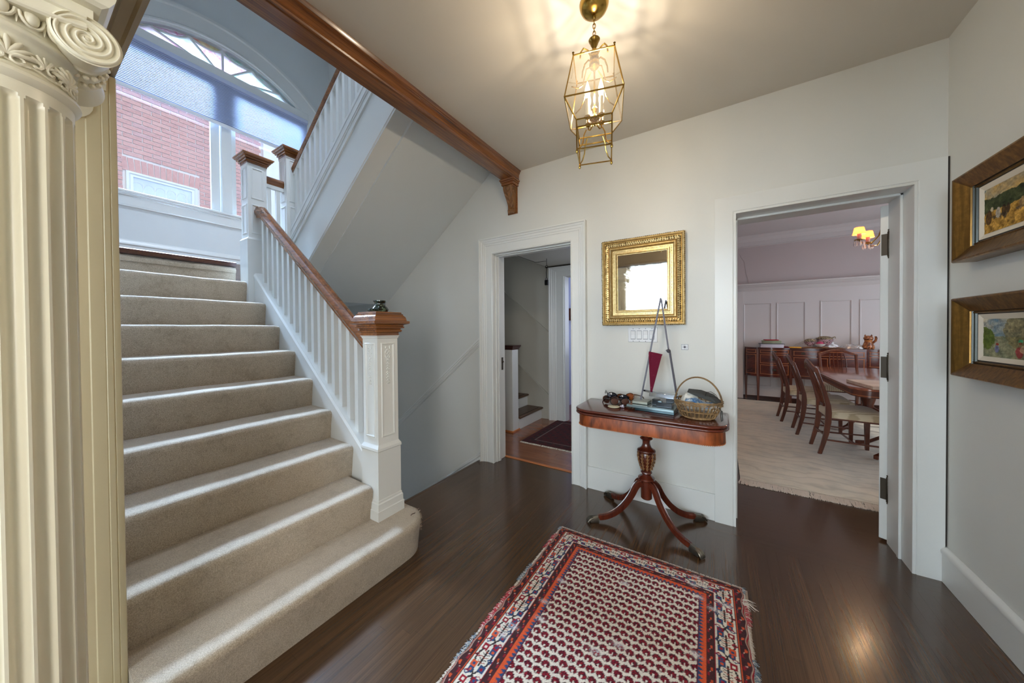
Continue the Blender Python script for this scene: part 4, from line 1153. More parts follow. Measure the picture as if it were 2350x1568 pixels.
# sunglasses pile
def sunglasses(label, loc, rot, lenscol, framecol, s=1.0):
    t = thing('sunglasses', label, 'sunglasses', loc, 0, 'sunglasses heaped on the card table'); t.rotation_euler = rot; t.scale = (s*1.25,)*3; t.location.z += .006
    lens = plain('tinted lens', lenscol, .06, 0); fm = framecol
    f = MB()
    for sx in (-1, 1):
        pts = [(sx*.034+.028*math.cos(a)*(1+.12*math.sin(a)), .004*math.cos(a)**2, .022*math.sin(a)) for a in [2*PI*i/20 for i in range(20)]]
        f.tube(pts, .0028, 6, closed=True)
        f.tube([(sx*.062, .002, .012), (sx*.068, -.02, .012), (sx*.068, -.085, .008), (sx*.066, -.12, -.012), (sx*.064, -.135, -.024)], [.0035, .003, .0028, .003, .003], 6)
    f.tube([(-.008, .002, .006), (0, .004, .010), (.008, .002, .006)], .0024, 6)
    f.build('frame', fm, t, local=True)
    for sx in (-1, 1):
        l = MB(); l.grid(lambda i, j: (sx*.034+.027*(j/5)*math.cos(2*PI*i/20)*(1+.12*math.sin(2*PI*i/20)), .003-.004*(j/5)**2+.003, .021*(j/5)*math.sin(2*PI*i/20)), 20, 6, True)
        l.build('lens', lens, t, local=True)
    return t
blk = plain('black acetate', srgb(20, 18, 20), .2); tort = plain('tortoiseshell', srgb(72, 36, 18), .2)
sunglasses('dark tortoiseshell sunglasses at the front of the heap, left on the card table', (-.70, 2.50, ZT+.030), (R(10), R(4), R(150)), srgb(46, 24, 18), tort)
sunglasses('black sunglasses leaning up in the middle of the heap on the card table', (-.655, 2.53, ZT+.050), (R(-4), R(-10), R(200)), srgb(26, 26, 34), blk)
sunglasses('amber lensed sunglasses at the back of the heap on the card table', (-.615, 2.585, ZT+.043), (R(12), R(12), R(165)), srgb(120, 58, 18), tort)
sunglasses('brown lensed sunglasses standing beside the steel sculpture base', (-.625, 2.47, ZT+.030), (R(6), R(-4), R(215)), srgb(72, 44, 36), blk, .95)
tag(MB().lathe([(0, .001), (.030, .001), (.040, .006), (.043, .009), (.040, .011), (.026, .012), (0, .013)], (-.655, 2.415, ZT), 24).build('oval_dish', plain('pale soap', srgb(226, 222, 198), .45)), 'small cream oval dish in front of the heap of sunglasses', 'dish')
o = MB(); 
for i in range(16): o.ball((-.60+.010*math.cos(i*2.4)*(i % 4)/2, 2.435+.009*math.sin(i*1.7)*(i % 3), ZT+.008+.004*(i % 3)), .006, 6, 5)
tag(o.build('bead_cluster', plain('clear crystal beads', srgb(206, 200, 220), .1)), 'little cluster of shiny beads between the dish and the steel base', 'beads')
# sculpture
sc_ = thing('metal_sculpture', 'abstract sculpture of two tall leaning steel rods with a red triangle on stacked glass blocks', 'sculpture', (-.38, 2.50, ZT))
gl = plain('polished grey acrylic', srgb(128, 146, 150), .12, .5); dkb = plain('dark glass block', srgb(30, 36, 42), .1, .3); chrome = plain('chrome bar', srgb(176, 184, 196), .12, 1)
mo = rotm(z=R(-5))
def blk_(nm, c, s, mat, rz=-5, rx=0, ry=0, lab=None):
    m = MB(); m.cbox(-s[0]/2, s[0]/2, -s[1]/2, s[1]/2, -s[2]/2, s[2]/2, .002); m.xform(Matrix.Translation(Vector(c)) @ rotm(rx, ry, R(rz)))
    return m.build(nm, mat, sc_, **({'label': lab} if lab else {}))
blk_('lower_slab', (-.375, 2.475, ZT+.010), (.255, .14, .018), plain('dark teal acrylic', srgb(44, 66, 72), .12, .4))
blk_('upper_slab', (-.40, 2.49, ZT+.029), (.31, .19, .018), gl)
blk_('plate', (-.475, 2.50, ZT+.050), (.105, .11, .020), plain('hammered steel plate', srgb(150, 150, 140), .3, .9))
blk_('dark_block', (-.375, 2.475, ZT+.062), (.045, .05, .045), dkb)
blk_('dark_block', (-.315, 2.455, ZT+.056), (.10, .07, .034), dkb)
blk_('glass_block', (-.345, 2.45, ZT+.058), (.022, .03, .040), gl)
blk_('dark_block', (-.28, 2.47, ZT+.086), (.05, .06, .028), dkb)
blk_('cross_bar', (-.325, 2.475, ZT+.113), (.185, .05, .030), chrome, -5, 0, R(2), 'polished steel bar lying across the blocks')
blk_('back_bar', (-.355, 2.545, ZT+.108), (.26, .014, .014), chrome, -5, 0, R(7))
apex = Vector((-.352, 2.53, 1.567))
def rod(a, b, nm='rod'):
    d = Vector(b)-Vector(a); m = MB(); m.box(-.0055, .0055, -.0055, .0055, 0, d.length); q = d.to_track_quat('Z', 'Y').to_matrix().to_4x4()
    m.xform(Matrix.Translation(Vector(a)) @ q); return m.build(nm, M['steel'], sc_)
rod((-.487, 2.52, ZT+.055), apex)
k1 = Vector((-.305, 2.53, 1.192)); rod(k1+Vector((.004, 0, -.005)), apex+Vector((.004, -.006, -.01))); rod((-.250, 2.52, ZT+.11), k1+Vector((.008, .0, .006)))
m = MB(); m.ball(k1+Vector((.003, -.008, 0)), .014, 8, 6); m.tube([k1+Vector((-.014, -.004, .004)), k1+Vector((.016, -.004, -.004))], .004, 8); m.build('knuckle', M['steel'], sc_)
t_ = NT('flecked crimson panel'); _v = t_.coords(); _n = t_.noise(_v, 60, 4, .7, .6)
t_.set(Base_Color=t_.ramp(_n, [(.60, srgb(92, 14, 38)), (.76, srgb(150, 90, 106))]), Roughness=.8)
t_.b.inputs['Specular IOR Level'].default_value = .15
m = MB(); m.prism([(-.428, 1.186), (-.338, 1.168), (-.344, 1.155), (-.413, .872), (-.418, .872), (-.430, 1.17)], 'y', 2.503, 2.510); m.build('red_triangle', t_.m, sc_, label='thin crimson triangular panel pointing down')
# wicker basket
bk = thing('wicker_basket', 'round wicker basket with an arched handle full of cloths, right end of the card table', 'basket', (-.118, 2.425, ZT))
BX, BY = -.118, 2.425
def brad(t): return .088+.046*t**.7
NS = 30
for k in range(NS):
    a = 2*PI*k/NS; m = MB(); pts = []
    for q in range(7):
        t = q/6; r = brad(t)+.003*(1 if (k+q) % 2 else -1); pts.append((BX+r*math.cos(a), BY+r*.92*math.sin(a), ZT+.006+.098*t+random.uniform(-.001, .001)))
    m.tube(pts, .0032, 5); m.build('stake', M['wicker'], bk)
for t, nn in ((0, 2), (.08, 1), (.44, 1), (.90, 1), (1.0, 3)):
    for q in range(nn):
        m = MB(); r = brad(t)+.002
        pts = [(BX+(r+.004*math.sin(a*NS/2+q*PI))*math.cos(a), BY+.92*(r+.004*math.sin(a*NS/2+q*PI))*math.sin(a), ZT+.007+.098*t+.005*q) for a in [2*PI*i/80 for i in range(80)]]
        m.tube(pts, .0030, 5, closed=True); m.build('weaver', M['wicker'], bk)
m = MB(); m.lathe([(0, .004), (.086, .004), (.086, .008), (0, .008)], (BX, BY, ZT), 24); m.build('bottom', M['wicker'], bk)
m = MB(); m.tube([(BX+.134*math.cos(a), BY-.01*math.cos(a), ZT+.085+.175*math.sin(a)) for a in [PI*i/24 for i in range(25)]], .006, 8, flat=.7); m.build('handle', M['wicker'], bk, label='smooth arched wicker handle')
def cloth(name, label, cat, c, rx, ry, hgt, mat, rot=0, seed=0, th=.004):
    rg = np.random.default_rng(seed); m = MB(); n = 22; ph = rg.uniform(0, 6, 6)
    def P(i, j):
        r = j/11; a = 2*PI*i/n; rr = r*(1+.10*math.sin(3*a+ph[0])+.07*math.sin(5*a+ph[1]))
        x, y = rx*rr*math.cos(a), ry*rr*math.sin(a)
        z = hgt*(1-r*r)+.010*math.sin(9*x/rx+ph[2])*math.sin(7*y/ry+ph[3])*(1-.3*r)
        x, y = x*math.cos(rot)-y*math.sin(rot), x*math.sin(rot)+y*math.cos(rot)
        return (c[0]+x, c[1]+y, c[2]+z)
    m.grid(P, n, 12, True); o = m.build(name, mat, None, angle=80); so = o.modifiers.new('thick', 'SOLIDIFY'); so.thickness = th
    return tag(o, label, cat)
cloth('crumpled_tissue', 'crumpled white tissue paper at the left inside the wicker basket', 'paper', (-.165, 2.42, ZT+.085), .062, .06, .075, paint('white tissue', srgb(226, 226, 220), .8), 0, 3)
t_ = NT('blue and white print cloth'); _n = t_.noise(t_.coords(), 26, 5, .6, 1.2); t_.set(Base_Color=t_.ramp(_n, [(.42, srgb(50, 104, 168)), (.50, srgb(150, 184, 214)), (.58, srgb(224, 230, 236))]), Roughness=.8)
o = MB(); o.grid(lambda i, j: (-.185+.17*i/12, 2.335+.10*j/8, ZT+.118-.030*i/12+.012*math.sin(i*.6)+.016*(j/8)), 13, 9); oo = o.build('printed_cloth', t_.m, None, angle=80); oo.modifiers.new('t', 'SOLIDIFY').thickness = .004; tag(oo, 'blue and white printed cloth folded over the front of the basket contents', 'cloth')
o = MB(); o.prism([(-.150, -.002), (-.06, .030), (.03, .034), (.095, .004), (.10, -.014), (.02, .0), (-.06, -.004)], 'y', -.045, .045); o.xform(Matrix.Translation((-.065, 2.420, ZT+.132)) @ rotm(R(14), R(20), 0) @ Matrix.Scale(.8, 4))
fc = plain('charcoal felt', srgb(58, 58, 56), .9); oo = o.build('felt_case', fc, None, bevel=.006); tag(oo, 'charcoal felt case lying on top of the cloths in the basket', 'case')
o = MB(); o.tube([(-.075, 2.38, ZT+.150), (-.07, 2.37, ZT+.176), (-.045, 2.372, ZT+.182), (-.02, 2.38, ZT+.165), (-.005, 2.385, ZT+.14), (-.03, 2.38, ZT+.15), (-.055, 2.375, ZT+.155)], .0016, 6); o.build('elastic_loop', M['blackmetal'], oo)
o = MB(); o.tube([(-.002, 2.320, ZT+.098), (.008, 2.300, ZT+.085), (.006, 2.295, ZT+.055), (.010, 2.296, ZT+.022), (.016, 2.298, ZT+.030), (.013, 2.298, ZT+.085)], .0028, 6); tag(o.build('black_strap', fc), 'black strap hanging over the right side of the basket', 'strap')

# ------------------------------------------------------------------ mirror, switches
mi_ = thing('gilt_mirror', 'square mirror in a wide carved gilt frame above the card table', 'mirror', (-.51, YA-.02, 1.38)); mi_.rotation_euler = (R(1.1), 0, 0)
WL[mi_.name] = Vector((-.51, YA-.02, 1.38))
u0_, u1_, v0_, v1_ = -.806, -.207, 1.378, 2.052
prf = [(0, 0), (0, .030), (.005, .040), (.012, .042), (.016, .040), (.019, .028), (.024, .024), (.030, .030), (.050, .024), (.056, .012), (.062, .026), (.070, .028), (.076, .010), (.080, .006), (.100, .006), (.104, .018), (.112, .019), (.116, .005), (.124, .004), (.124, 0)]
for rl in rectsides(u0_, u1_, v0_, v1_, prf, lambda u, v, h: (u, YA-.004-h, v)): rl.build('frame_rail', M['gilt'], mi_, angle=22)
orn = MB()
def along(off, step, r, hgt):
    for (a, b) in (((u0_+off, v0_+off), (u1_-off, v0_+off)), ((u1_-off, v0_+off), (u1_-off, v1_-off)), ((u1_-off, v1_-off), (u0_+off, v1_-off)), ((u0_+off, v1_-off), (u0_+off, v0_+off))):
        L = math.hypot(b[0]-a[0], b[1]-a[1]); n = int(L/step)
        for i in range(n): t = (i+.5)/n; orn.ball((a[0]+(b[0]-a[0])*t, YA-.004-hgt, a[1]+(b[1]-a[1])*t), r*random.uniform(.75, 1.15), 6, 4, (1.25 if a[1] == b[1] else .9, .8, 1.25 if a[0] == b[0] else .9))
along(.004, .014, .0058, .036); along(.032, .016, .0072, .027); along(.044, .017, .0060, .024); along(.090, .011, .0028, .007)
orn.build('carved_ornament', M['giltdark'], mi_, angle=70, kind='stuff')
MB().box(u0_+.12, u1_-.12, YA-.012, YA-.009, v0_+.12, v1_-.12).build('glass', M['mirror'], mi_, smooth=False)
sw = thing('switch_plate', 'white four-gang switch plate under the gilt mirror', 'switch', (-.503, YA, 1.245))
MB().cbox(-.610, -.397, YA-.006, YA, 1.246, 1.358, .002).build('plate', M['plastic'], sw)
for i in range(4):
    x = -.579+.046*i+.006; r = MB(); r.box(x-.0175, x+.0175, YA-.0075, YA-.005, 1.267, 1.335); ro = r.build('rocker_frame', plain('switch shadow line', srgb(104, 110, 122), .5) if i == 0 else bpy.data.materials['switch shadow line'], sw, smooth=False)
    r = MB(); r.prism([(YA-.0075, 1.270), (YA-.012, 1.272), (YA-.009, 1.301), (YA-.0115, 1.330), (YA-.0075, 1.332)], 'x', x-.0155, x+.0155); r.build('rocker', M['plastic'], ro, smooth=False)
    for zz in (1.252, 1.350): MB().lathe([(0, 0), (.003, 0), (.003, .001), (0, .0016)], (0, 0, 0), 8, axis='y').xform(Matrix.Translation((x, YA-.006, zz)) @ Matrix.Rotation(PI, 4, 'Z')).build('screw', M['steel'], sw)
th = thing('wall_socket', 'small square white wall button right of the sculpture', 'switch', (-.212, YA, 1.19))
MB().cbox(-.237, -.190, YA-.005, YA, 1.192, 1.236, .002).build('plate', M['plastic'], th)
m = MB(); rectframe(m, -.235, -.192, 1.194, 1.234, [(0, 0), (0, .0015), (.0015, .0015), (.0015, 0)], lambda u, v, h: (u, YA-.005-h, v)); m.build('rim', M['steel'], th)
MB().lathe([(0, -.004), (.006, -.004), (.008, -.001), (.008, .004), (0, .004)], (-.2135, YA-.007, 1.214), 12, axis='y').build('button', M['steel'], th)
for dx, dz in ((-.014, 0), (.014, 0), (0, .014), (0, -.014), (-.01, .012), (.01, -.012)): MB().ball((-.2135+dx, YA-.0055, 1.214+dz), .002, 6, 4).build('screw', M['brassdark'], th)

# ------------------------------------------------------------------ paintings on the right wall
def painting_mesh(kind, y0, y1, z0, z1, x):
    nu, nv = 120, 96; rg = np.random.default_rng(3 if kind == 0 else 8)
    def fbm(sx, sy, o=5):
        out = np.zeros((nv, nu))
        for k in range(o):
            gx, gy = max(2, int(sx*2**k)), max(2, int(sy*2**k)); g = rg.random((gy+1, gx+1))
            yy = np.linspace(0, gy-.001, nv); xx = np.linspace(0, gx-.001, nu); yi = yy.astype(int); xi = xx.astype(int); fy = (yy-yi)[:, None]; fx = (xx-xi)[None]
            out += .55**k*((g[yi][:, xi]*(1-fx)+g[yi][:, xi+1]*fx)*(1-fy)+(g[yi+1][:, xi]*(1-fx)+g[yi+1][:, xi+1]*fx)*fy)
        out -= out.min(); return out/out.max()
    V = np.linspace(0, 1, nv)[:, None]*np.ones((1, nu)); U = np.ones((nv, 1))*np.linspace(0, 1, nu)[None]
    n1, n2, n3 = fbm(4, 4), fbm(9, 9, 4), fbm(20, 18, 3)
    L = lambda r, g, b: np.array(srgb(r, g, b)[:3])
    def mx(a, b, t): t = np.clip(t, 0, 1)[..., None]; return a*(1-t)+b*t
    one = np.ones((nv, nu, 1))
    if kind == 0:
        sky = mx(one*L(120, 132, 130), one*L(196, 160, 96), n1*1.5-.3)
        tree = mx(one*L(28, 36, 24), one*L(84, 92, 58), n2*1.3-.2)
        fld = mx(one*L(110, 78, 26), one*L(226, 176, 84), n3)
        fld = mx(fld, one*L(60, 62, 60), (n2 > .62)*(V < .34)*(V > .2)*.8)
        hz = .40+.10*n1; top = .66+.22*U*0+.16*np.sin(U*7)*.5+.30*(n1-.5)+.12*U
        c = np.where((V < hz)[..., None], fld, np.where((V < top)[..., None], tree, sky))
        for cu_, cv, ru, rv, colr in ((.10, .34, .07, .16, (64, 40, 26)), (.17, .50, .03, .05, (196, 180, 150)), (.30, .38, .05, .12, (178, 170, 160)), (.42, .38, .045, .13, (44, 30, 24)), (.50, .40, .04, .11, (52, 38, 30)), (.80, .42, .09, .10, (168, 140, 96)), (.74, .36, .03, .1, (120, 96, 66)), (.86, .36, .03, .1, (120, 96, 66)), (.84, .54, .03, .05, (220, 206, 176))):
            d = ((U-cu_)/ru)**2+((V-cv)/rv)**2; c = mx(c, one*L(*colr), (d < 1+.5*(n3-.5))*.9)
    else:
        sky = mx(one*L(92, 126, 148), one*L(206, 196, 170), n1*1.8-.35)
        bush = mx(one*L(62, 86, 30), one*L(118, 128, 60), n2)
        tree = mx(one*L(96, 92, 62), one*L(150, 138, 96), n3)
        fld = mx(one*L(86, 102, 84), one*L(164, 158, 124), n2)
        c = np.where((V < .52+.08*n1)[..., None], fld, sky)
        c = mx(c, tree, (((U-.80)/.36)**2+((V-.68)/.42)**2 < .8+.5*n3)*.85)
        c = mx(c, bush, (((U-.02)/.24)**2+((V-.48)/.30)**2 < .7+.6*n3)*1.0)
        for cu_, cv, ru, rv, colr in ((.30, .22, .045, .10, (112, 112, 150)), (.31, .34, .03, .035, (150, 40, 34)), (.74, .16, .07, .14, (156, 56, 62)), (.80, .24, .05, .09, (190, 160, 130)), (.76, .44, .05, .04, (70, 166, 120)), (.76, .38, .03, .035, (120, 76, 56))):
            d = ((U-cu_)/ru)**2+((V-cv)/rv)**2; c = mx(c, one*L(*colr), (d < 1+.5*(n3-.5))*.9)
    n4 = fbm(46, 40, 2); n5 = fbm(60, 30, 2); c = np.clip(c*(.30+.55*n3+.75*n4*n5)[..., None]*1.25, 0, 1)
    vs = [(x-.002*float(n3[j, i]), y1+(y0-y1)*i/(nu-1), z0+(z1-z0)*j/(nv-1)) for j in range(nv) for i in range(nu)]
    fs = [(j*nu+i, j*nu+i+1, (j+1)*nu+i+1, (j+1)*nu+i) for j in range(nv-1) for i in range(nu-1)]
    return vs, fs, c.reshape(-1, 3)
def vcol(o, c):
    at = o.data.color_attributes.new('Col', 'FLOAT_COLOR', 'POINT'); a = np.ones((len(c), 4), dtype=np.float32); a[:, :3] = c; at.data.foreach_set('color', a.ravel())
XWR = XR
def picture(kind, z0, z1, label):
    y0, y1 = 1.985, 2.448
    t = thing('framed_painting', label, 'painting', (XWR, (y0+y1)/2, z0))
    P = lambda u, v, h: (XWR-h, u, v)
    prf = [(0, 0), (0, .072), (.004, .078), (.010, .078), (.022, .070), (.055, .050), (.064, .046), (.066, .040), (.072, .044), (.076, .036), (.076, 0)]
    for rl in rectsides(y0, y1, z0, z1, prf, P): rl.build('frame_rail', M['framegold'], t, angle=25)
    rl = MB(); rectframe(rl, y0+.074, y1-.074, z0+.060, z1-.060, [(0, .010), (0, .044), (.004, .046), (.007, .038), (.010, .042), (.014, .040), (.016, .034), (.020, .034), (.020, .01)], P); rl.build('liner', M['framedark'], t, angle=20)
    rl = MB(); rectframe(rl, y0+.060, y1-.094, z0+.082, z1-.080, [(0, .010), (0, .034), (.022, .026), (.022, .01)], P); rl.build('mat', M['mat'], t, smooth=False)
    vs, fs, c = painting_mesh(kind, y0+.070, y1-.115, z0+.102, z1-.102, XWR-.027)
    o = MB().add(vs, fs).build('canvas', M['oilpaint'], t, angle=60); vcol(o, c)
picture(0, 1.650, 2.045, 'upper gilt framed oil painting of riders on horses in a yellow field')
picture(1, 1.116, 1.482, 'lower gilt framed oil painting of two small figures in a green meadow')
# ------------------------------------------------------------------ hall rug: knots coloured one by one
RX0, RX1, RY0, RY1 = -.905, .100, .22, 2.040
W_, H_ = RX1-RX0, RY1-RY0
cell = .0036
nx, ny = int(W_/cell)+1, int(H_/cell)+1
gx = np.linspace(0, W_, nx)[None]*np.ones((ny, 1)); gy = np.linspace(0, H_, ny)[:, None]*np.ones((1, nx))
Lc = lambda r, g, b: np.array(srgb(r, g, b)[:3])
IV, RED, DRED, MAR, NAVY, ORG, BLK, BRN = Lc(222, 212, 196), Lc(140, 24, 38), Lc(96, 18, 34), Lc(58, 20, 28), Lc(44, 68, 104), Lc(206, 84, 44), Lc(44, 34, 34), Lc(64, 34, 30)
colr = np.ones((ny, nx, 3))*IV
dl_ = gx; dr = W_-gx; dt = H_-gy; db = gy
# position along the border side and distance from the edge (end borders a little narrower)
ex = np.minimum(dl_, dr); ey = np.minimum(dt, db)*1.12
d = np.minimum(ex, ey); side = ex < ey
s = np.where(side, gy, gx)
def put_(mask, c): colr[mask] = c
hr = rng.random((ny, nx))
B0, B1, B2, B3, B4 = .014, .042, .050, .128, .136   # selvedge, outer guard, line, main border, line
B5, B6, B7 = .160, .168, .188
put_(d < B0, Lc(176, 150, 134)); put_((d < .008), RED)
def guard(lo, hi, per, ph):
    m = (d >= lo) & (d < hi); put_(m, BLK*.9+DRED*.25); q = ((s+ph) % per)/per; mid = (lo+hi)/2; hw = (hi-lo)/2
    zz = mid+hw*.5*np.sin(q*2*PI)
    put_(m & (np.abs(d-zz) < hw*.30) & (q > .12) & (q < .42), RED); put_(m & (np.abs(d-zz) < hw*.30) & (q > .60) & (q < .86), ORG*.85+RED*.1)
    put_(m & (np.abs(d-mid) < hw*.18) & (np.abs(q-.5) < .05), Lc(210, 170, 160))
guard(B0, B1, .060, 0); put_((d >= B1) & (d < B1+.004), ORG); put_((d >= B1+.004) & (d < B2), BLK)
# main ivory border: crossing diagonals, hooked leaves, boxes
per = .150; q = (s % per)/per; w0, w1 = B2, B3; v = (d-w0)/(w1-w0); mb_ = (d >= w0) & (d < w1)
qq = np.abs(q-.5)*2          # 0 centre, 1 at the crossing
lw = .050
put_(mb_ & (np.abs(v-(.10+.42*(qq**1.6)*1.0)) < lw) & (qq > .0) & (qq < 1), BLK*1.2)
put_(mb_ & (np.abs(v-(.90-.42*(qq**1.6)*1.0)) < lw) & (qq < 1), BLK*1.2)
ax_ = np.abs(v-.5) < .035
put_(mb_ & ax_ & (qq < .52), BLK)
for k in range(5):
    cq = .34+.08*k; put_(mb_ & (np.abs((q-cq)-np.abs(v-.5)*.22) < .012) & (np.abs(v-.5) < .20), BLK if k % 2 else Lc(150, 60, 40))
cell_id = np.floor(s/per).astype(int) % 2
for cq, cv, c1, c2 in ((.10, .26, NAVY, ORG), (.22, .74, NAVY, RED), (.80, .24, RED, IV), (.90, .76, RED, NAVY), (.74, .74, NAVY, ORG), (.26, .22, ORG, NAVY)):
    r_ = np.maximum(np.abs(q-cq)*per/.0135, np.abs(v-cv)*(w1-w0)/.0125)
    a_, b_ = c1, c2
    put_(mb_ & (r_ < 1), a_); put_(mb_ & (r_ < .40), b_)
for cq, cv, c1 in ((.5, .12, RED), (.5, .88, NAVY), (.0, .14, RED), (.0, .86, RED), (1, .14, NAVY), (1, .86, NAVY)):
    put_(mb_ & (np.abs(np.abs(q-cq)*per*1.2+np.abs(v-cv)*(w1-w0)-.010) < .0035), c1)
put_((d >= B3) & (d < B3+.003), RED); put_((d >= B3+.003) & (d < B4), BLK)
guard(B4, B5, .052, .02)
# orange and blue saw teeth
m = (d >= B5) & (d < B7); q = (s % .019)/.019; tv = (d-B5)/(B7-B5)
put_(m, ORG); put_(m & (tv > .45) & (tv > 1-.62*(1-np.abs(q-.5)*2)), NAVY); put_((d >= B7) & (d < B7+.004), DRED)
# field of small crimson botehs
f = d >= B7+.004
py_, px_ = .0375, .0385
row = np.floor((H_-gy)/py_).astype(int); fx = (gx-(row % 2)*px_/2)
colk = np.floor(fx/px_).astype(int); u = ((fx % px_)/px_-.5)*2; v = (((H_-gy) % py_)/py_-.5)*2
flip = np.where((colk+row) % 2 == 0, 1, -1)
u2 = u*flip+.02
body = (u2/.86)**2+((v-.02)/.76)**2 < 1
body &= ~((((u2-.12)/.22)**2+((v-.36)/.30)**2 < 1) | ((np.abs(u2-.16) < .14) & (v > .36)))
hook = (np.abs(u2-.38) < .16) & (v > -.15) & (v < .62)
rim = ((u2/.97)**2+((v-.02)/.88)**2 < 1) & ((u2/.84)**2+((v-.02)/.74)**2 > 1)
jit = hr
put_(f & rim & (jit > .45), BRN*1.3+IV*.18)
put_(f & (body | hook), DRED); put_(f & (body | hook) & (jit > .72), MAR); put_(f & (body | hook) & (jit < .30), RED)
put_(f & (np.abs(v+.84) < .10) & (np.abs(u2+.12) < .10), BRN); put_(f & (np.abs(u) > .86) & (np.abs(v) < .13), Lc(150, 130, 116))
wear = np.zeros((ny, nx))
for _ in range(26):
    cx_, cy_ = rng.uniform(0, W_), rng.uniform(.6, H_); cx_ = rng.choice([rng.uniform(0, .2), rng.uniform(.8, 1.0), cx_])
    wear += np.exp(-(((gx-cx_)/.020)**2+((gy-cy_)/.012)**2))
wear = np.clip(wear*(hr > .3), 0, .75)[..., None]
colr = colr*(1-wear)+Lc(206, 198, 200)*wear
colr *= (.86+.26*rng.random((ny, nx)))[..., None]
zz = .0085+.0012*rng.random((ny, nx))+.0015*np.sin(gy*9+gx*3)*np.sin(gx*7); zz[d < .006] = .004
edgew = .004*np.sin(gy*31)+.003*np.sin(gy*77+1)
xx = RX0+gx+np.where(gx < .03, edgew, 0)+np.where(gx > W_-.03, -edgew, 0)
# slight lean of the right edge measured in the photograph
xx = xx+(RY1-(RY0+gy))*.035*(gx/W_)
V = np.stack([xx, RY0+gy, zz], -1).reshape(-1, 3)
idx = np.arange(ny*nx).reshape(ny, nx)
F = np.stack([idx[:-1, :-1], idx[:-1, 1:], idx[1:, 1:], idx[1:, :-1]], -1).reshape(-1, 4)
rug = thing('rug', 'worn ivory rug with small crimson figures and patterned borders on the dark floor', 'rug', ((RX0+RX1)/2, (RY0+RY1)/2, 0))
o0 = WL[rug.name]
me = bpy.data.meshes.new('pile'); me.vertices.add(len(V)); me.vertices.foreach_set('co', (V-np.array(o0)).ravel())
me.loops.add(F.size); me.loops.foreach_set('vertex_index', F.ravel()); me.polygons.add(len(F)); me.polygons.foreach_set('loop_start', np.arange(0, F.size, 4)); me.polygons.foreach_set('loop_total', np.full(len(F), 4))
me.update(); me.materials.append(M['rugpile']); po = bpy.data.objects.new('pile', me); COL.objects.link(po); po.parent = rug; vcol(po, colr.reshape(-1, 3))
MB().box(RX0+.004, RX1+.02, RY0+.004, RY1-.004, .0005, .0045).build('backing', paint('rug backing', srgb(150, 128, 110), .95), rug)
tf = MB(); tc = []
def tuftat(x, y, dx, dy, L, c, r=.0011, up=.002):
    n0 = len(tf.v); b = Vector((x, y, .006)); e = Vector((dx, dy, 0)).normalized()
    side = Vector((-e.y, e.x, 0))*random.uniform(-.7, .7)
    tf.tube([b, b+(e+side)*L*.5+Vector((0, 0, up)), b+(e+side*1.2)*L+Vector((0, 0, -.004))], [r, r, r*.5], 3)
    tc.extend([c]*(len(tf.v)-n0))
WOOL = [Lc(190, 176, 160), Lc(160, 34, 48), Lc(96, 112, 124), Lc(204, 190, 176)]
for i in range(3400):
    y = RY0+H_*random.random(); sct = math.sin(y*11)+.5*math.sin(y*27+1); kk = 1 if sct > .45 else (2 if sct < -.55 else 0)
    c = WOOL[kk] if random.random() < .75 else WOOL[3]
    L = random.uniform(.006, .020)*(1.25 if kk else .8)
    if i % 2: tuftat(RX0+.004, y, -1, random.uniform(-.3, .3), L, c)
    else: tuftat(RX1-.004+(RY1-y)*.035, y, 1, random.uniform(-.3, .3), L, c)
for i in range(900):
    x = RX0+W_*random.random(); tuftat(x, RY1-.003, random.uniform(-.3, .3), 1, random.uniform(.005, .013), WOOL[3] if random.random() < .85 else WOOL[2])
for i in range(14):
    tuftat(RX1-.01, RY1-.10+random.uniform(-.02, .02), 1, random.uniform(-.2, .6), random.uniform(.02, .06), WOOL[3], .0014, .006)
to = tf.build('frayed_fringe', M['tuft'], rug, angle=80, kind='stuff'); vcol(to, np.array(tc))

# ------------------------------------------------------------------ brass lantern
LX, LY = -.49, 1.502
ln = thing('ceiling_lantern', 'brass lantern with clear glass sides and lit candle bulbs under the hall ceiling', 'lantern', (LX, LY, 2.15))
LR = Matrix.Translation((LX, LY, 0)) @ Matrix.Rotation(R(16), 4, 'Z')
def lp(x, y, z): return LR @ Vector((x, y, z))
m = MB(); m.lathe([(0, 2.800), (.010, 2.800), (.020, 2.806), (.040, 2.812), (.056, 2.826), (.064, 2.842), (.066, 2.850), (.066, 2.857), (0, 2.857)], (LX, LY, 0), 36); m.build('canopy', M['brass'], ln)
for i in range(6):
    z = 2.795-.017*i; a = (PI/2 if i % 2 else 0)+.3; m = MB()
    m.tube([(LX+.0062*math.cos(q)*math.cos(a), LY+.0062*math.cos(q)*math.sin(a), z-.006+.0125*math.sin(q)) for q in [2*PI*k/14 for k in range(14)]], .0021, 6, closed=True); m.build('chain_link', M['brass'], ln)
m = MB(); m.lathe([(0, 2.704), (.006, 2.704), (.012, 2.700), (.022, 2.696), (.026, 2.691), (.024, 2.686), (.019, 2.680), (.017, 2.670), (.012, 2.660), (.008, 2.650), (.010, 2.645), (.016, 2.640), (.018, 2.630), (.015, 2.624), (.019, 2.618), (.021, 2.604), (.017, 2.596), (.022, 2.588), (.024, 2.572), (.018, 2.562), (.010, 2.556), (.006, 2.548), (.004, 2.54), (.004, 2.38), (0, 2.38)], (LX, LY, 0), 24)
m.lathe([(0, 2.385), (.008, 2.382), (.014, 2.372), (.010, 2.360), (.006, 2.352), (.010, 2.342), (.020, 2.334), (.024, 2.328), (.012, 2.322), (.006, 2.314), (.009, 2.306), (.005, 2.298), (0, 2.295)], (LX, LY, 0), 20)
m.build('stem', M['brass'], ln)
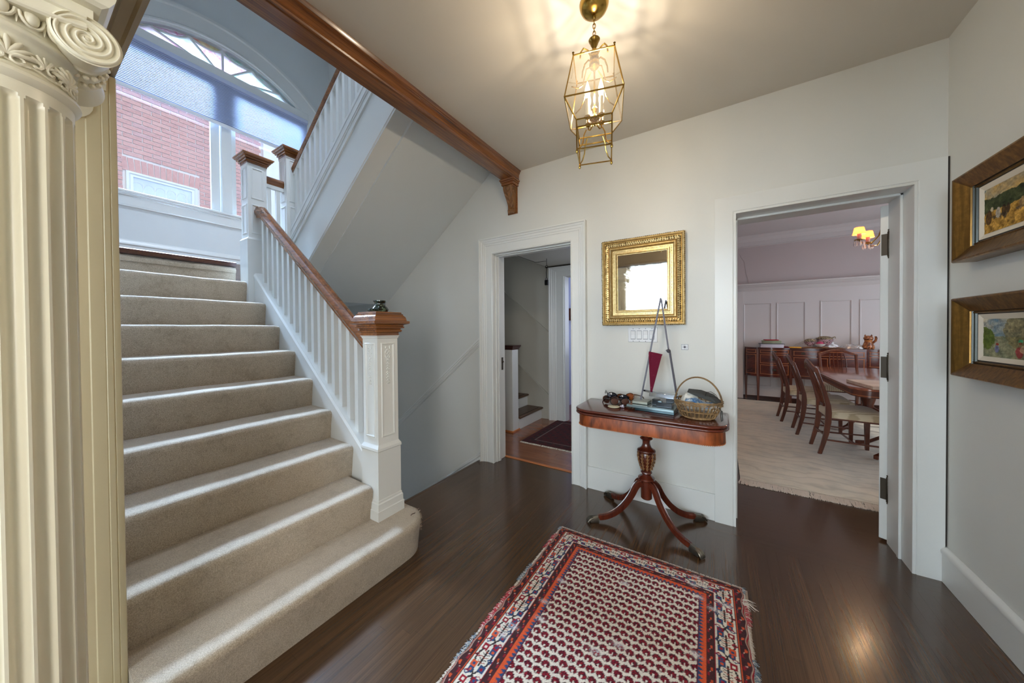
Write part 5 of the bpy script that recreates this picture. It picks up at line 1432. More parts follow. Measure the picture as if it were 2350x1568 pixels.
z1_, z2_, z3_, z4_, z5_ = 2.572, 2.372, 2.292, 2.258, 2.160
a1, a2, a3 = .088, .124, .077
BULB = bulb_glass('warm candle bulb', (1, .84, .60, 1), 7)
sg4 = [(1, 1), (-1, 1), (-1, -1), (1, -1)]
def bars(name, pairs, r=.0032):
    for a, b in pairs: m = MB(); m.tube([lp(*a), lp(*b)], r, 4); m.build(name, M['brass'], ln, smooth=False)
ring = lambda h, z: [((sg4[i][0]*h, sg4[i][1]*h, z), (sg4[(i+1) % 4][0]*h, sg4[(i+1) % 4][1]*h, z)) for i in range(4)]
bars('frame_bar', ring(a1, z1_)+ring(a2, z2_)+ring(a3, z3_)+ring(a3, z4_)+ring(a3*.97, z5_))
bars('frame_bar', [((sx*a1, sy*a1, z1_), (sx*a2, sy*a2, z2_)) for sx, sy in sg4]+[((sx*a2, sy*a2, z2_), (sx*a3, sy*a3, z3_)) for sx, sy in sg4]+[((sx*a3, sy*a3, z3_), (sx*a3*.97, sy*a3*.97, z5_)) for sx, sy in sg4])
for sx, sy in sg4:
    m = MB(); p = lp(sx*a1, sy*a1, z1_); m.lathe([(0, 0), (.004, .002), (.003, .006), (.0058, .012), (0, .018)], p, 8)
    p = lp(sx*a3*.97, sy*a3*.97, z5_); m.lathe([(0, -.020), (.005, -.015), (.006, -.008), (.004, -.002), (.0035, .006), (0, .006)], p, 8); m.build('finial', M['brass'], ln)
    m = MB(); m.tube([lp(sx*q*.7, sy*q*.7, z) for q, z in ((.014, 2.600), (.040, 2.628), (.066, 2.626), (.082, 2.602), (.086, 2.574))], .0034, 6); m.tube([lp(sx*q*.7, sy*q*.7, z) for q, z in ((.022, 2.560), (.048, 2.540), (.060, 2.50), (.070, 2.46), (.098, 2.435), (.135, 2.43))], .0026, 6); m.build('scroll_arm', M['brass'], ln)
    m = MB(); m.tube([lp(sx*q, sy*q, z) for q, z in ((.036, 2.262), (.046, 2.235), (.050, 2.20), (.060, 2.175), (.0745, 2.162))], .0028, 6); m.build('lower_scroll', M['brass'], ln)
    # candle arm, cup, tube, bulb
    q = .030; m = MB(); m.tube([lp(sx*a_, sy*a_, z) for a_, z in ((.004, 2.322), (.012, 2.300), (.022, 2.292), (.030, 2.300), (.030, 2.316))], .003, 6); m.lathe([(0, 2.314), (.006, 2.314), (.014, 2.320), (.015, 2.326), (.009, 2.328), (0, 2.328)], lp(sx*q, sy*q, 0), 12); m.build('candle_arm', M['brass'], ln)
    m = MB(); m.lathe([(0, 2.328), (.0095, 2.328), (.0095, 2.405), (0, 2.407)], lp(sx*q, sy*q, 0), 12); m.build('candle_tube', plain('ivory candle sleeve', srgb(240, 226, 200), .5), ln)
    m = MB(); m.lathe([(0, 2.405), (.007, 2.408), (.012, 2.422), (.0135, 2.436), (.011, 2.452), (.006, 2.470), (.002, 2.484), (0, 2.488)], lp(sx*q, sy*q, 0), 12); m.build('bulb', BULB, ln)
    p = lp(sx*q, sy*q, 2.445); lo_ = lamp('lantern_bulb_light', 'POINT', p, 9, (1, .85, .67), radius=.012)
for i in range(4):
    (ax, ay), (bx_, by_) = sg4[i], sg4[(i+1) % 4]
    for (ha, za, hb, zb) in ((a1, z1_, a2, z2_), (a2, z2_, a3, z3_), (a3, z3_, a3, z4_)):
        vs = [lp(ax*ha, ay*ha, za-.002), lp(bx_*ha, by_*ha, za-.002), lp(bx_*hb, by_*hb, zb+.002), lp(ax*hb, ay*hb, zb+.002)]
        MB().add(vs, [(0, 1, 2, 3)]).build('glass_panel', M['lampglass'], ln, smooth=False)

# ------------------------------------------------------------------ pot on the newel cap
pt = MB(); pt.lathe([(0, 0), (.040, 0), (.050, .010), (.052, .020), (.044, .032), (.034, .040), (.031, .052), (.034, .062), (.041, .068), (.041, .073), (.036, .073), (.028, .062), (.026, .050), (0, .045)], (-1.815, 1.300, 1.466), 28)
pt.lathe([(0, 0), (.022, 0), (.025, .014), (.015, .022), (0, .022)], (-1.822, 1.245, 1.466), 14)
tag(pt.build('glazed_pot', M['greenglaze']), 'small green black glazed pot on the wooden newel cap', 'pot')

# ------------------------------------------------------------------ back hall
w = MB(); w.box(-3.6, -1.905, YB, YB+.13, 0, 4.2); w.box(-1.905, -1.0, YB, YB+.13, 2.115, 4.2); w.box(-1.0, -.5, YB, YB+.13, 0, 2.6)
struct('wall_back_hall', w, M['hallwall'], 'grey white far wall of the back hall with the sloping rails', smooth=False)
w = MB(); w.box(-.6, -.5, 2.87, YB, 0, 2.6); w.box(-3.6, -3.5, 2.87, 6.6, 0, 4.2)
struct('wall_back_hall.001', w, M['hallwall'], 'side walls of the back hall', smooth=False)
w = MB(); w.box(-2.19, -.5, 2.87, YB, 2.285, 2.36); w.box(-3.6, -.5, 2.87, YB, 4.1, 4.2)
struct('ceiling.004', w, M['hallwall'], 'low grey ceiling of the back hall with the hatch', 'ceiling', smooth=False)
tl = MB(); tl.box(-2.16, -2.0, 4.02, 4.027, 2.281, 2.286); tl.box(-2.165, -2.158, 3.0, 4.027, 2.281, 2.286); tl.box(-2.19, -1.2, YB-.02, YB, 2.268, 2.285)
struct('trim_3', tl, M['brassdark'], 'thin dark edge of the ceiling hatch in the back hall', 'moulding', smooth=False)
t = thing('door_3', 'white moulded doorway at the end of the back hall', 'doorway', (-1.5, YB, 0), kind='structure')
mb = MB(); casing(mb, -1.905, -1.1, 2.118, -2.14, -.9, 2.262, YB, PR1); mb.build('casing', M['trim'], t, angle=25)
MB().box(-1.905, -1.893, YB-.001, YB+.14, 0, 2.118).build('jamb', M['trim'], t)
s_ = -.835
def rk2(x0, x1, zr, h0, d, nm, lab):
    m = MB(); m.prism([(x0, zr+s_*(x0+2.14)-h0), (x1, zr+s_*(x1+2.14)-h0), (x1, zr+s_*(x1+2.14)), (x0, zr+s_*(x0+2.14))], 'y', YB-d, YB)
    m.prism([(x0, zr+s_*(x0+2.14)-.012), (x1, zr+s_*(x1+2.14)-.012), (x1, zr+s_*(x1+2.14)), (x0, zr+s_*(x0+2.14))], 'y', YB-d-.018, YB)
    struct(nm, m, M['hallwall'], lab, 'moulding', smooth=False)
rk2(-3.5, -2.141, 1.305, .13, .012, 'trim_4', 'upper sloping white board on the back hall wall')
rk2(-3.5, -2.141, .36, .10, .012, 'trim_5', 'lower sloping white skirting beside the back stairs')
bst = thing('back_stairs', 'white back stairs with brown treads beyond the left doorway', 'stairs', (-2.6, 4.0, 0))
for k in range(8):
    x1 = -2.285-.245*k; z1 = .175*(k+1)
    MB().box(x1-.02, x1, 3.75, YB, z1-.175, z1-.028).build('riser', M['trim'], bst)
    tr_ = MB().cbox(x1-.245, x1+.028, 3.75, YB, z1-.028, z1, .008).build('tread', M['treadwood'], bst)
    if k < 4: MB().box(x1-.020, x1-.010, 3.80, YB-.08, z1-.001, z1+.0012).build('grip_strip', M['dark'], tr_)
nwl = thing('back_newel_post', 'plain white newel post with a dark cap by the back stairs', 'newel post', (-2.36, 3.65, 0))
MB().cbox(-2.43, -2.285, 3.60, 3.745, 0, 1.088, .004).build('shaft', M['trim'], nwl)
MB().box(-2.445, -2.270, 3.585, 3.76, 0, .02).build('shoe', M['threshold'], nwl)
m = MB(); secs = [[(-2.3575+sx*h, 3.6725+sy*h, z) for h, z in ((0, 1.085), (.080, 1.085), (.084, 1.10), (.092, 1.112), (.100, 1.128), (.102, 1.142), (0, 1.142))] for sx, sy in ((1, -1), (1, 1), (-1, 1), (-1, -1))]; m.strip(secs, closed=True); m.build('cap', M['darkwood'], nwl, angle=20)
brl = thing('back_handrail', 'dark handrail rising from the back newel post', 'handrail', (-2.8, 3.67, 1.0))
m = MB(); m.strip([[(x, 3.672+a*.8, z+b*.8) for a, b in railprof(.07, .09)] for x, z in ((-2.43, .96), (-3.4, 1.67))]); m.build('rail', M['darkwood'], brl, angle=25)
for k in range(6):
    x = -2.53-.13*k; MB().box(x-.015, x+.015, 3.657, 3.687, .175+.71*(-2.43-x), .965+.72*(-2.43-x)).build('baluster', M['trim'], brl)
pk = thing('padlock', 'black padlock hanging on a ring from the hatch beside the far doorway', 'padlock', (-1.93, 3.9, 1.93))
m = MB(); m.cbox(-1.955, -1.907, 3.885, 3.915, 1.935, 2.005, .006); m.build('body', M['blackmetal'], pk)
m = MB(); m.tube([(-1.945, 3.9, 2.0), (-1.945, 3.9, 2.020), (-1.931, 3.9, 2.038), (-1.917, 3.9, 2.020), (-1.917, 3.9, 2.0)], .004, 6); m.build('shackle', M['steel'], pk)
m = MB(); m.tube([(-1.931, 3.9, 2.034), (-1.934, 3.9, 2.10), (-1.928, 3.9, 2.16)], .0045, 6); m.tube([(-1.929+.017*math.cos(a), 3.9, 2.178+.017*math.sin(a)) for a in [2*PI*k/14 for k in range(14)]], .004, 6, closed=True); m.tube([(-1.929, 3.9, 2.195), (-1.929, 3.9, 2.286)], .003, 5); m.build('hanging_ring', M['blackmetal'], pk)
struct('wall_far_room', MB().box(-3.0, -2.25, 5.2, 6.6, 0, 2.7).box(-2.35, -.3, 6.5, 6.6, 0, 2.7), M['lavender'], 'lavender walls of the room past the back hall', smooth=False)
struct('ceiling.005', MB().box(-3.0, -.3, YB+.13, 6.6, 2.6, 2.7), M['lavender'], 'ceiling of the room past the back hall', 'ceiling', smooth=False)
cbx = thing('wall_cabinet', 'small reddish wooden box on the lavender wall beyond the far doorway', 'cabinet', (-2.2, 5.5, 1.45))
MB().cbox(-2.25, -2.12, 5.35, 5.62, 1.505, 1.715, .006).build('body', wood('red box wood', srgb(96, 40, 24), srgb(140, 70, 44), 'y', .4), cbx)
MB().box(-2.235, -2.115, 5.375, 5.60, 1.53, 1.69).build('door', plain('taupe panel', srgb(112, 100, 90), .6), cbx)
# red runner in the back hall
rr_ = thing('runner_rug', 'dark red patterned runner on the back hall floor', 'rug', (-1.5, 3.9, 0))
def runner():
    x0, x1, y0, y1 = -2.02, -.75, 3.365, 4.44; n1, n2 = 200, 170
    U, Vv = np.meshgrid(np.linspace(0, x1-x0, n1), np.linspace(0, y1-y0, n2)); d = np.minimum(np.minimum(U, x1-x0-U), np.minimum(Vv, y1-y0-Vv)+0)
    c = np.ones((n2, n1, 3))*Lc(92, 22, 28); h = rng.random((n2, n1))
    c[d < .012] = Lc(58, 40, 40); c[(d > .012) & (d < .05)] = Lc(96, 20, 26); c[(d > .05) & (d < .12)] = Lc(66, 22, 28)
    c[((d > .12) & (d < .130))] = Lc(160, 140, 132); m_ = (d > .05) & (d < .12) & (np.sin(U*60)*np.sin(Vv*60) > .4); c[m_] = Lc(104, 34, 34)
    m_ = (d > .16) & (np.sin(U*45)*np.sin(Vv*45) > .55); c[m_] = Lc(60, 26, 34)
    wr = np.exp(-(((U-.8)/.25)**2+((Vv-.55)/.2)**2))*(h > .4)*.5; c = c*(1-wr[..., None])+Lc(150, 130, 126)*wr[..., None]; c *= (.35+.4*h)[..., None]
    Vs = np.stack([x0+U, y0+Vv+.10*(U), .008+.001*h], -1); Vs[..., 1] = np.minimum(Vs[..., 1], 4.44)
    # the runner's near edge lies along the wall direction
    Vs[..., 1] = y0+Vv; return Vs.reshape(-1, 3), c.reshape(-1, 3), n1, n2
V_, C_, n1, n2 = runner(); mm = MB(); mm.add([tuple(p) for p in V_], [(j*n1+i, j*n1+i+1, (j+1)*n1+i+1, (j+1)*n1+i) for j in range(n2-1) for i in range(n1-1)])
ro = mm.build('pile', M['rugpile'], rr_, angle=80); vcol(ro, C_)
fr = MB()
for i in range(500): x = -2.02+1.27*random.random(); fr.tube([(x, 3.368, .005), (x+random.uniform(-.006, .006), 3.352, .004), (x+random.uniform(-.01, .01), 3.338, .001)], .0014, 3)
fr.build('fringe', M['mat'], rr_, kind='stuff')
# ------------------------------------------------------------------ dining room shell
w = MB(); w.box(-1.6, 3.7, YD, YD+.12, 0, 3.2)
struct('wall_dining', w, M['dinewall'], 'mauve dining room wall above the white panelling', smooth=False)
dw = MB(); dw.box(3.6, 3.7, YA+.2, 4.2, 0, 3.2); dw.box(3.6, 3.7, 7.0, YD, 0, 3.2); dw.box(3.6, 3.7, 4.2, 7.0, 0, .6); dw.box(3.6, 3.7, 4.2, 7.0, 2.6, 3.2)
struct('wall_dining.001', dw, M['dinewall'], 'dining room window wall hidden at the right', smooth=False)
struct('wall_dining.002', MB().box(-.4, -.3, YA+.2, YD, 0, 3.2), M['dinewall'], 'dining room side wall hidden at the left', smooth=False)
struct('wall_dining.003', MB().box(XR+.19, 3.7, YA+.15, YA+.27, 0, 3.2).box(-.4, XR+.2, YA+.20, YA+.27, 2.86, 3.2), M['dinewall'], 'dining room wall around the doorway', smooth=False)
struct('ceiling.006', MB().box(-.4, 3.7, YA+.1, YD+.1, 3.10, 3.2), M['dinetrim'], 'pale dining room ceiling', 'ceiling', smooth=False)
cr = MB(); cr.prism([(YD, 3.10), (YD-.10, 3.10), (YD-.10, 3.09), (YD-.085, 3.075), (YD-.05, 3.05), (YD-.03, 3.01), (YD-.022, 2.995), (YD-.012, 2.99), (YD-.012, 2.915), (YD-.02, 2.91), (YD-.02, 2.90), (YD, 2.895)], 'x', -.3, 3.6)
struct('trim_6', cr, M['dinetrim'], 'cornice at the top of the dining room wall', 'moulding', angle=25)
pr_ = MB(); pr_.prism([(YD, 2.185), (YD-.135, 2.185), (YD-.140, 2.180), (YD-.140, 2.160), (YD-.120, 2.155), (YD-.105, 2.135), (YD-.060, 2.11), (YD-.030, 2.06), (YD-.022, 2.05), (YD-.022, 2.03), (YD, 2.03)], 'x', -.3, 3.6)
struct('trim_7', pr_, M['dinetrim'], 'plate rail shelf over the dining room panelling', 'moulding', angle=25)
pn = thing('wall_dining_panelling', 'white wainscot panels behind the sideboard', 'panelling', (1.3, YD, 0), kind='structure')
MB().box(-.3, 3.6, YD-.016, YD, .06, 2.03).build('boarding', M['dinetrim'], pn, smooth=False)
edges = [.395, .818, .895, 1.297, 1.494, 1.888, 1.982, 2.40, 2.50, 2.92]
for a, b in zip(edges[::2], edges[1::2]):
    for (za, zb) in ((.245, .86), (.93, 1.815)):
        m = MB(); rectframe(m, a, b, za, zb, [(0, 0), (0, .010), (.008, .012), (.014, .006), (.022, .002), (.022, 0)], lambda u, v, h: (u, YD-.016-h, v)); m.build('panel', M['dinetrim'], pn, angle=20)
m = MB(); m.box(-.3, 3.6, YD-.026, YD-.015, .06, .20); m.box(-.3, 3.6, YD-.03, YD-.015, .196, .206); m.build('skirting', M['dinetrim'], pn, smooth=False)
struct('baseboard_dining', MB().box(-.3, 3.6, YD-.045, YD, 0, .062), M['darkwood'], 'dark shoe board under the dining room panelling', 'baseboard', smooth=False)
MB().box(.20, .385, YD-.10, YD-.016, 0, 2.05).build('end_pilaster', M['dinetrim'], pn, bevel=.004)
ck = MB(); ck.tube([(.33, YD-.001, 2.78), (.36, YD-.001, 2.70), (.40, YD-.001, 2.64), (.42, YD-.001, 2.50), (.43, YD-.001, 2.40), (.46, YD-.001, 2.30), (.47, YD-.001, 2.19)], .0022, 4); ck.build('plaster_crack', plain('crack shadow', srgb(150, 130, 124), .9), pn)

# cream rug
cg = thing('dining_rug', 'large cream carved wool rug under the dining table', 'rug', (1.3, 5.4, 0))
m = MB(); m.grid(lambda i, j: (.155+2.9*i/60, 3.52+3.945*j/80, .016+.0015*math.sin(i*.9)*math.sin(j*.7)), 61, 81); m.build('pile', M['creamrug'], cg, angle=80)
MB().box(.160, 3.05, 3.525, 7.46, .002, .014).build('backing', M['mat'], cg)
fr = MB()
for i in range(1500):
    x = .155+2.0*random.random(); a = random.uniform(-.018, .018)
    fr.tube([(x, 3.53, .012), (x+a*.5, 3.48, .008), (x+a*1.2, 3.425+random.uniform(-.012, .016), .004)], .0028, 3)
for i in range(700):
    x = .155+2.0*random.random(); fr.tube([(x, 7.46, .012), (x+random.uniform(-.01, .01), 7.50, .003)], .003, 3)
fr.build('fringe', plain('white wool fringe', srgb(226, 216, 204), .9), cg, kind='stuff')

# ------------------------------------------------------------------ dining chairs
def make_chair(arms=False, w0=.33, w1=.46, dep=.42):
    """local frame: sits facing +x, origin between the back feet on the floor"""
    t = thing('dining_chair', 'x', 'chair', (0, 0, 0))
    sh_ = .46; bt = .955
    for sy in (-1, 1):
        y = sy*w0/2
        secs = []
        for z, x, hx, hy in ((0, -.07, .017, .015), (.10, -.045, .018, .015), (.22, -.018, .021, .016), (.34, -.004, .024, .017), (.44, 0, .024, .018), (.52, -.004, .020, .017), (.66, -.034, .016, .016), (.80, -.072, .014, .016), (.90, -.102, .013, .016)):
            yy = y*(1+.12*max(0, z-.45))
            secs.append([(x-hx, yy-hy, z), (x+hx, yy-hy, z), (x+hx, yy+hy, z), (x-hx, yy+hy, z)])
        m = MB(); m.strip(secs); m.build('back_leg', M['chairwood'], t, local=True, bevel=.005)
    for sy in (-1, 1):
        m = MB(); y = sy*(w1/2-.022); m.strip([[(dep-.022-h, y-h, z), (dep-.022+h, y-h, z), (dep-.022+h, y+h, z), (dep-.022-h, y+h, z)] for z, h in ((0, .015), (.40, .022))]); m.build('front_leg', M['chairwood'], t, local=True, bevel=.003)
    # serpentine crest rail
    def crest(v):  # v -1..1
        return .885+.082*math.cos(v*PI/2)**1.3
    m = MB(); secs = []
    for i in range(25):
        v = -1+2*i/24; y = v*(w0/2+.030); z = crest(v); x = -.108-.030*(1-v*v); hz = .024-.006*(1-abs(v)); 
        secs.append([(x-.011, y, z-hz), (x+.011, y, z-hz), (x+.012, y, z+hz*.5), (x+.005, y, z+hz), (x-.006, y, z+hz), (x-.012, y, z+hz*.5)])
    m.strip(secs); m.build('crest_rail', M['chairwood'], t, local=True, angle=40)
    # pierced vase splat: five ribs fanning up
    sp = MB()
    for k in range(-2, 3):
        pts = []
        for q in range(9):
            u = q/8; z = .50+.41*u; spread = .016+.024*u**1.2+(.020*math.sin(u*PI)); y = k*spread*(1.0)
            x = -.006-.115*u**1.15; pts.append((x, y, z+(.02*(4-k*k)/4 if q == 8 else 0)))
        sp.tube(pts, [.0075]*9, 6, flat=.8)
    sp.box(-.020, .004, -.055, .055, .485, .515)
    sp.tube([(-.040, -.048, .66), (-.042, 0, .672), (-.040, .048, .66)], .007, 6)
    sp.build('splat', M['chairwood'], t, local=True, angle=50)
    # seat rails and upholstery
    m = MB(); m.prism([(.0, -w0/2-.01), (dep, -w1/2), (dep, w1/2), (0, w0/2+.01)], 'z', .375, .405); m.build('seat_rail', M['chairwood'], t, local=True, bevel=.003)
    m = MB(); NX, NY = 14, 14
    def top(i, j):
        u = i/(NX-1); v = -1+2*j/(NY-1); hw = (w0/2+.012)*(1-u)+(w1/2+.006)*u
        e = min(1, min(u, 1-u)*6)*min(1, (1-abs(v))*5); z = .455+.038*math.sin(min(1, e)*PI/2)*(.55+.45*(1-v*v))
        return (-.006+(dep+.012)*u, v*hw, z)
    m.grid(top, NX, NY)
    n0 = len(m.v)
    loop = [i*NY for i in range(NX)]+[(NX-1)*NY+j for j in range(1, NY)]+[i*NY+NY-1 for i in range(NX-2, -1, -1)]+[j for j in range(NY-2, 0, -1)]
    low = [(m.v[q][0], m.v[q][1], .392) for q in loop]; m.v += low; L = len(loop)
    for k in range(L): m.f.append((loop[k], loop[(k+1) % L], n0+(k+1) % L, n0+k))
    m.f.append(tuple(range(n0, n0+L)))
    m.build('seat', M['seat'], t, local=True, angle=70)
    for sy in (-1, 1):
        m = MB(); y0, y1 = sy*(w0/2), sy*(w1/2-.022); m.tube([(-.03, y0, .155), (dep-.02, y1, .155)], .010, 4); m.build('side_stretcher', M['chairwood'], t, local=True)
    m = MB(); m.tube([(dep*.45, -(w0/2+.02), .155), (dep*.45, (w0/2+.02), .155)], .009, 4); m.build('cross_stretcher', M['chairwood'], t, local=True)
    m = MB(); m.tube([(-.03, -w0/2, .20), (-.03, w0/2, .20)], .009, 4); m.build('back_stretcher', M['chairwood'], t, local=True)
    if arms:
        for sy in (-1, 1):
            m = MB(); y = sy*(w0/2+.01); m.tube([(-.040, y, .70), (.08, y+sy*.045, .69), (.20, y+sy*.06, .675), (.27, y+sy*.055, .665)], [.013, .014, .015, .017], 8); m.tube([(.25, y+sy*.055, .665), (.235, y+sy*.045, .58), (.22, y+sy*.03, .46), (.22, y+sy*.03, .40)], .013, 8); m.build('arm', M['chairwood'], t, local=True)
    return t
ch = make_chair(); GR = 'dining chairs along the near side of the table'
spots = [(.955, 4.800, 0, 'nearest of the three dining chairs, striped ivory seat, by the dining doorway'), (.885, 5.480, 0, 'middle of the three mahogany dining chairs along the table'), (.808, 6.115, 0, 'farthest of the three dining chairs, its back against the sideboard end')]
for i, (x, y, rz, lab) in enumerate(spots):
    o = ch if i == 0 else copy_tree(ch); o.location = (x, y, .017); o.rotation_euler = (0, 0, R((2, -1, 1)[i])); o['label'] = lab; o['group'] = GR
ac = make_chair(True, .40, .52, .44); ac.name = 'dining_armchair'; ac.location = (1.575, 7.02, .017); ac.rotation_euler = (0, 0, R(-90)); ac['label'] = 'mahogany armchair with a pierced back at the far end of the dining table'

# ------------------------------------------------------------------ dining table
dt_ = thing('dining_table', 'long polished mahogany dining table with rounded corners', 'table', (1.65, 5.5, .017))
def rr2d(x0, x1, y0, y1, r, n=8):
    return [(cx_+r*math.cos(a0+PI/2*i/n), cy_+r*math.sin(a0+PI/2*i/n)) for cx_, cy_, a0 in ((x1-r, y1-r, 0), (x0+r, y1-r, PI/2), (x0+r, y0+r, PI), (x1-r, y0+r, 1.5*PI)) for i in range(n+1)]
def slab2(prof, x0, x1, y0, y1, r): 
    m = MB(); m.strip([[(x, y, z) for x, y in rr2d(x0+i, x1-i, y0+i, y1-i, r-i)] for i, z in prof]); return m
slab2([(.010, .738), (.002, .740), (0, .745), (0, .757), (.004, .762), (.012, .764)], 1.085, 2.18, 4.40, 6.62, .16).build('top', M['dinetop'], dt_, angle=50)
slab2([(0, .672), (0, .738)], 1.105, 2.16, 4.42, 6.60, .14).build('apron', M['chairwood'], dt_, angle=50)
slab2([(-.001, .684), (-.001, .690)], 1.105, 2.16, 4.42, 6.60, .14).build('inlay_line', M['inlay'], dt_, angle=50)
for py in (4.95, 6.05):
    m = MB(); m.lathe([(0, .67), (.07, .67), (.06, .62), (.045, .58), (.065, .50), (.07, .42), (.05, .34), (.06, .30), (.06, .24), (0, .24)], (1.63, py, 0), 20); p_ = m.build('pedestal', M['chairwood'], dt_)
    for sx, sy in sg4:
        m = MB(); m.strip([[(1.63+sx*r*.72-px*sy*.7, py+sy*r*.62+px*sx*.7, z+dz) for px, dz in ((-.018, -.02), (.018, -.02), (.018, .02), (-.018, .02))] for r, z in ((.05, .30), (.12, .27), (.22, .16), (.34, .07), (.44, .045))]); m.build('leg', M['chairwood'], p_, bevel=.004)
# things on the dining table
bx = thing('flat_box', 'pale hinged folding board lying at the near edge of the dining table', 'box', (1.3, 4.6, .764))
pw = wood('pale board wood', srgb(206, 176, 150), srgb(232, 214, 198), 'x', .5, 30)
m = MB(); m.cbox(-.16, .16, -.24, -.003, 0, .032, .003); m.cbox(-.16, .16, .003, .24, 0, .032, .003); m.xform(Matrix.Translation((1.33, 4.62, .764)) @ rotm(0, 0, R(8))); m.build('leaves', pw, bx)
m = MB(); m.lathe([(0, .006), (.05, .004), (.09, .03), (.115, .075), (.121, .075), (.095, .025), (.05, -.002), (0, 0)], (0, 0, 0), 28); m.xform(Matrix.Translation((1.72, 5.42, .80)) @ rotm(R(12), R(-18), 0)); 
tag(m.build('wooden_bowl', M['inlay']), 'tilted brown wooden bowl on the dining table beside the door leaf', 'bowl')
m = MB(); m.ball((1.76, 5.40, .83), .04, 10, 7); m.ball((1.80, 5.45, .80), .036, 10, 7); m.tube([(1.70, 5.40, .80), (1.755, 5.42, .93)], .006, 6)
tag(m.build('dark_utensils', M['dark']), 'dark utensils and fruit inside the wooden bowl', 'utensil')

# ------------------------------------------------------------------ sideboard
sb = thing('sideboard', 'long bow fronted mahogany sideboard with inlaid drawers against the panelled wall', 'sideboard', (1.4, 7.45, .0))
SYB = YD-.05
def front(x):       # y of the front as a function of x: curved end, concave bay, straight centre
    if x < .60: u = (x-.41)/.19; return SYB-.04-.18*math.sqrt(max(0, 1-(1-u)**2))
    if x < 1.06: u = (x-.60)/.46; return SYB-.22-.055*math.sin(u*PI)
    if x < 2.0: u = (x-1.06)/.94; return SYB-.24-.085*math.sin(u*PI)
    if x < 2.46: u = (x-2.0)/.46; return SYB-.22-.055*math.sin(u*PI)
    u = (2.65-x)/.19; return SYB-.04-.18*math.sqrt(max(0, 1-(1-u)**2))
xs_ = [.41+2.24*i/140 for i in range(141)]
def sbslab(z0, z1, off):
    m = MB(); pts = [(x, front(x)-off) for x in xs_]; n = len(pts)
    for z in (z0, z1): m.v += [(x, y, z) for x, y in pts]+[(x, SYB+.0, z) for x, _ in pts]
    for i in range(n-1):
        m.f += [(i, i+1, 2*n+i+1, 2*n+i), (i, n+i, n+i+1, i+1), (2*n+i, 2*n+i+1, 3*n+i+1, 3*n+i), (n+i, 3*n+i, 3*n+i+1, n+i+1)]
    m.f += [(0, 2*n, 3*n, n), (n-1, 2*n-1, 4*n-1, 3*n-1)]; return m
sbslab(.965, .990, .010).build('top', M['mahog'], sb, angle=40)
sbslab(.46, .965, 0).build('carcass', M['mahog'], sb, angle=40)
def fpanel(x0, x1, z0, z1, nm, mat, raise_=.004, inlay=True):
    n = max(6, int((x1-x0)/.02)); m = MB()
    pts = [(x0+(x1-x0)*i/n) for i in range(n+1)]
    for x in pts: y = front(x); m.v += [(x, y+.002, z0), (x, y-raise_, z0), (x, y-raise_, z1), (x, y+.002, z1)]
    for i in range(n):
        for k in range(4): m.f.append((4*i+k, 4*i+(k+1) % 4, 4*i+4+(k+1) % 4, 4*i+4+k))
    m.f += [(0, 1, 2, 3), (4*n+3, 4*n+2, 4*n+1, 4*n)]
    o = m.build(nm, mat, sb, angle=40)
    if inlay:
        l = MB()
        for (za, zb) in ((z0+.006, z0+.014), (z1-.014, z1-.006)):
            q = [[(x, front(x)-raise_-.0015, za), (x, front(x)-raise_-.0015, zb), (x, front(x)-raise_, zb), (x, front(x)-raise_, za)] for x in pts[0:]]; l.strip(q)
        for xa in (x0+.006, x1-.014): l.box(xa, xa+.008, front(xa)-raise_-.002, front(xa)+.002, z0+.006, z1-.006)
        l.build('inlay', M['inlay'], o, smooth=False)
    return o
def pull(o, x, z):
    y = front(x)-.006; m = MB(); m.lathe([(0, 0), (.030, 0), (.030, .002), (.026, .004), (0, .004)], (0, 0, 0), 16, axis='y').xform(Matrix.Translation((x, y, z)) @ Matrix.Diagonal((1, -1, .62, 1)))
    m.tube([(x-.020, y-.006, z+.002), (x-.014, y-.012, z-.010), (x, y-.014, z-.014), (x+.014, y-.012, z-.010), (x+.020, y-.006, z+.002)], .0026, 6); m.build('handle', M['brassdark'], o, label='oval bronze pull')
for (a, b) in ((.625, 1.035), (2.025, 2.435)):
    for (za, zb) in ((.885, .955), (.700, .870), (.500, .685)):
        o = fpanel(a, b, za, zb, 'drawer', M['mahog']); pull(o, (a+b)/2, (za+zb)/2)
o = fpanel(1.09, 1.97, .855, .945, 'drawer', M['mahog']); pull(o, 1.22, .90); pull(o, 1.84, .90)
for a, b in ((1.09, 1.525), (1.535, 1.97)): fpanel(a, b, .50, .835, 'door', M['mahog'])
fpanel(.425, .575, .50, .865, 'end_panel', M['mahog']); fpanel(.425, .575, .885, .955, 'end_drawer', M['mahog'])
for (x, y) in ((.43, SYB-.04), (.60, front(.60)), (1.06, front(1.06)), (2.0, front(2.0)), (2.46, front(2.46)), (2.63, SYB-.04), (.62, SYB-.03), (1.06, SYB-.03), (2.0, SYB-.03)):
    m = MB(); m.strip([[(x-h, y-.002, z), (x+h, y-.002, z), (x+h, y+2*h, z), (x-h, y+2*h, z)] for z, h in ((0, .012), (.05, .016), (.055, .012), (.47, .022), (.96, .022))]); m.build('leg', M['chairwood'], sb, bevel=.002)

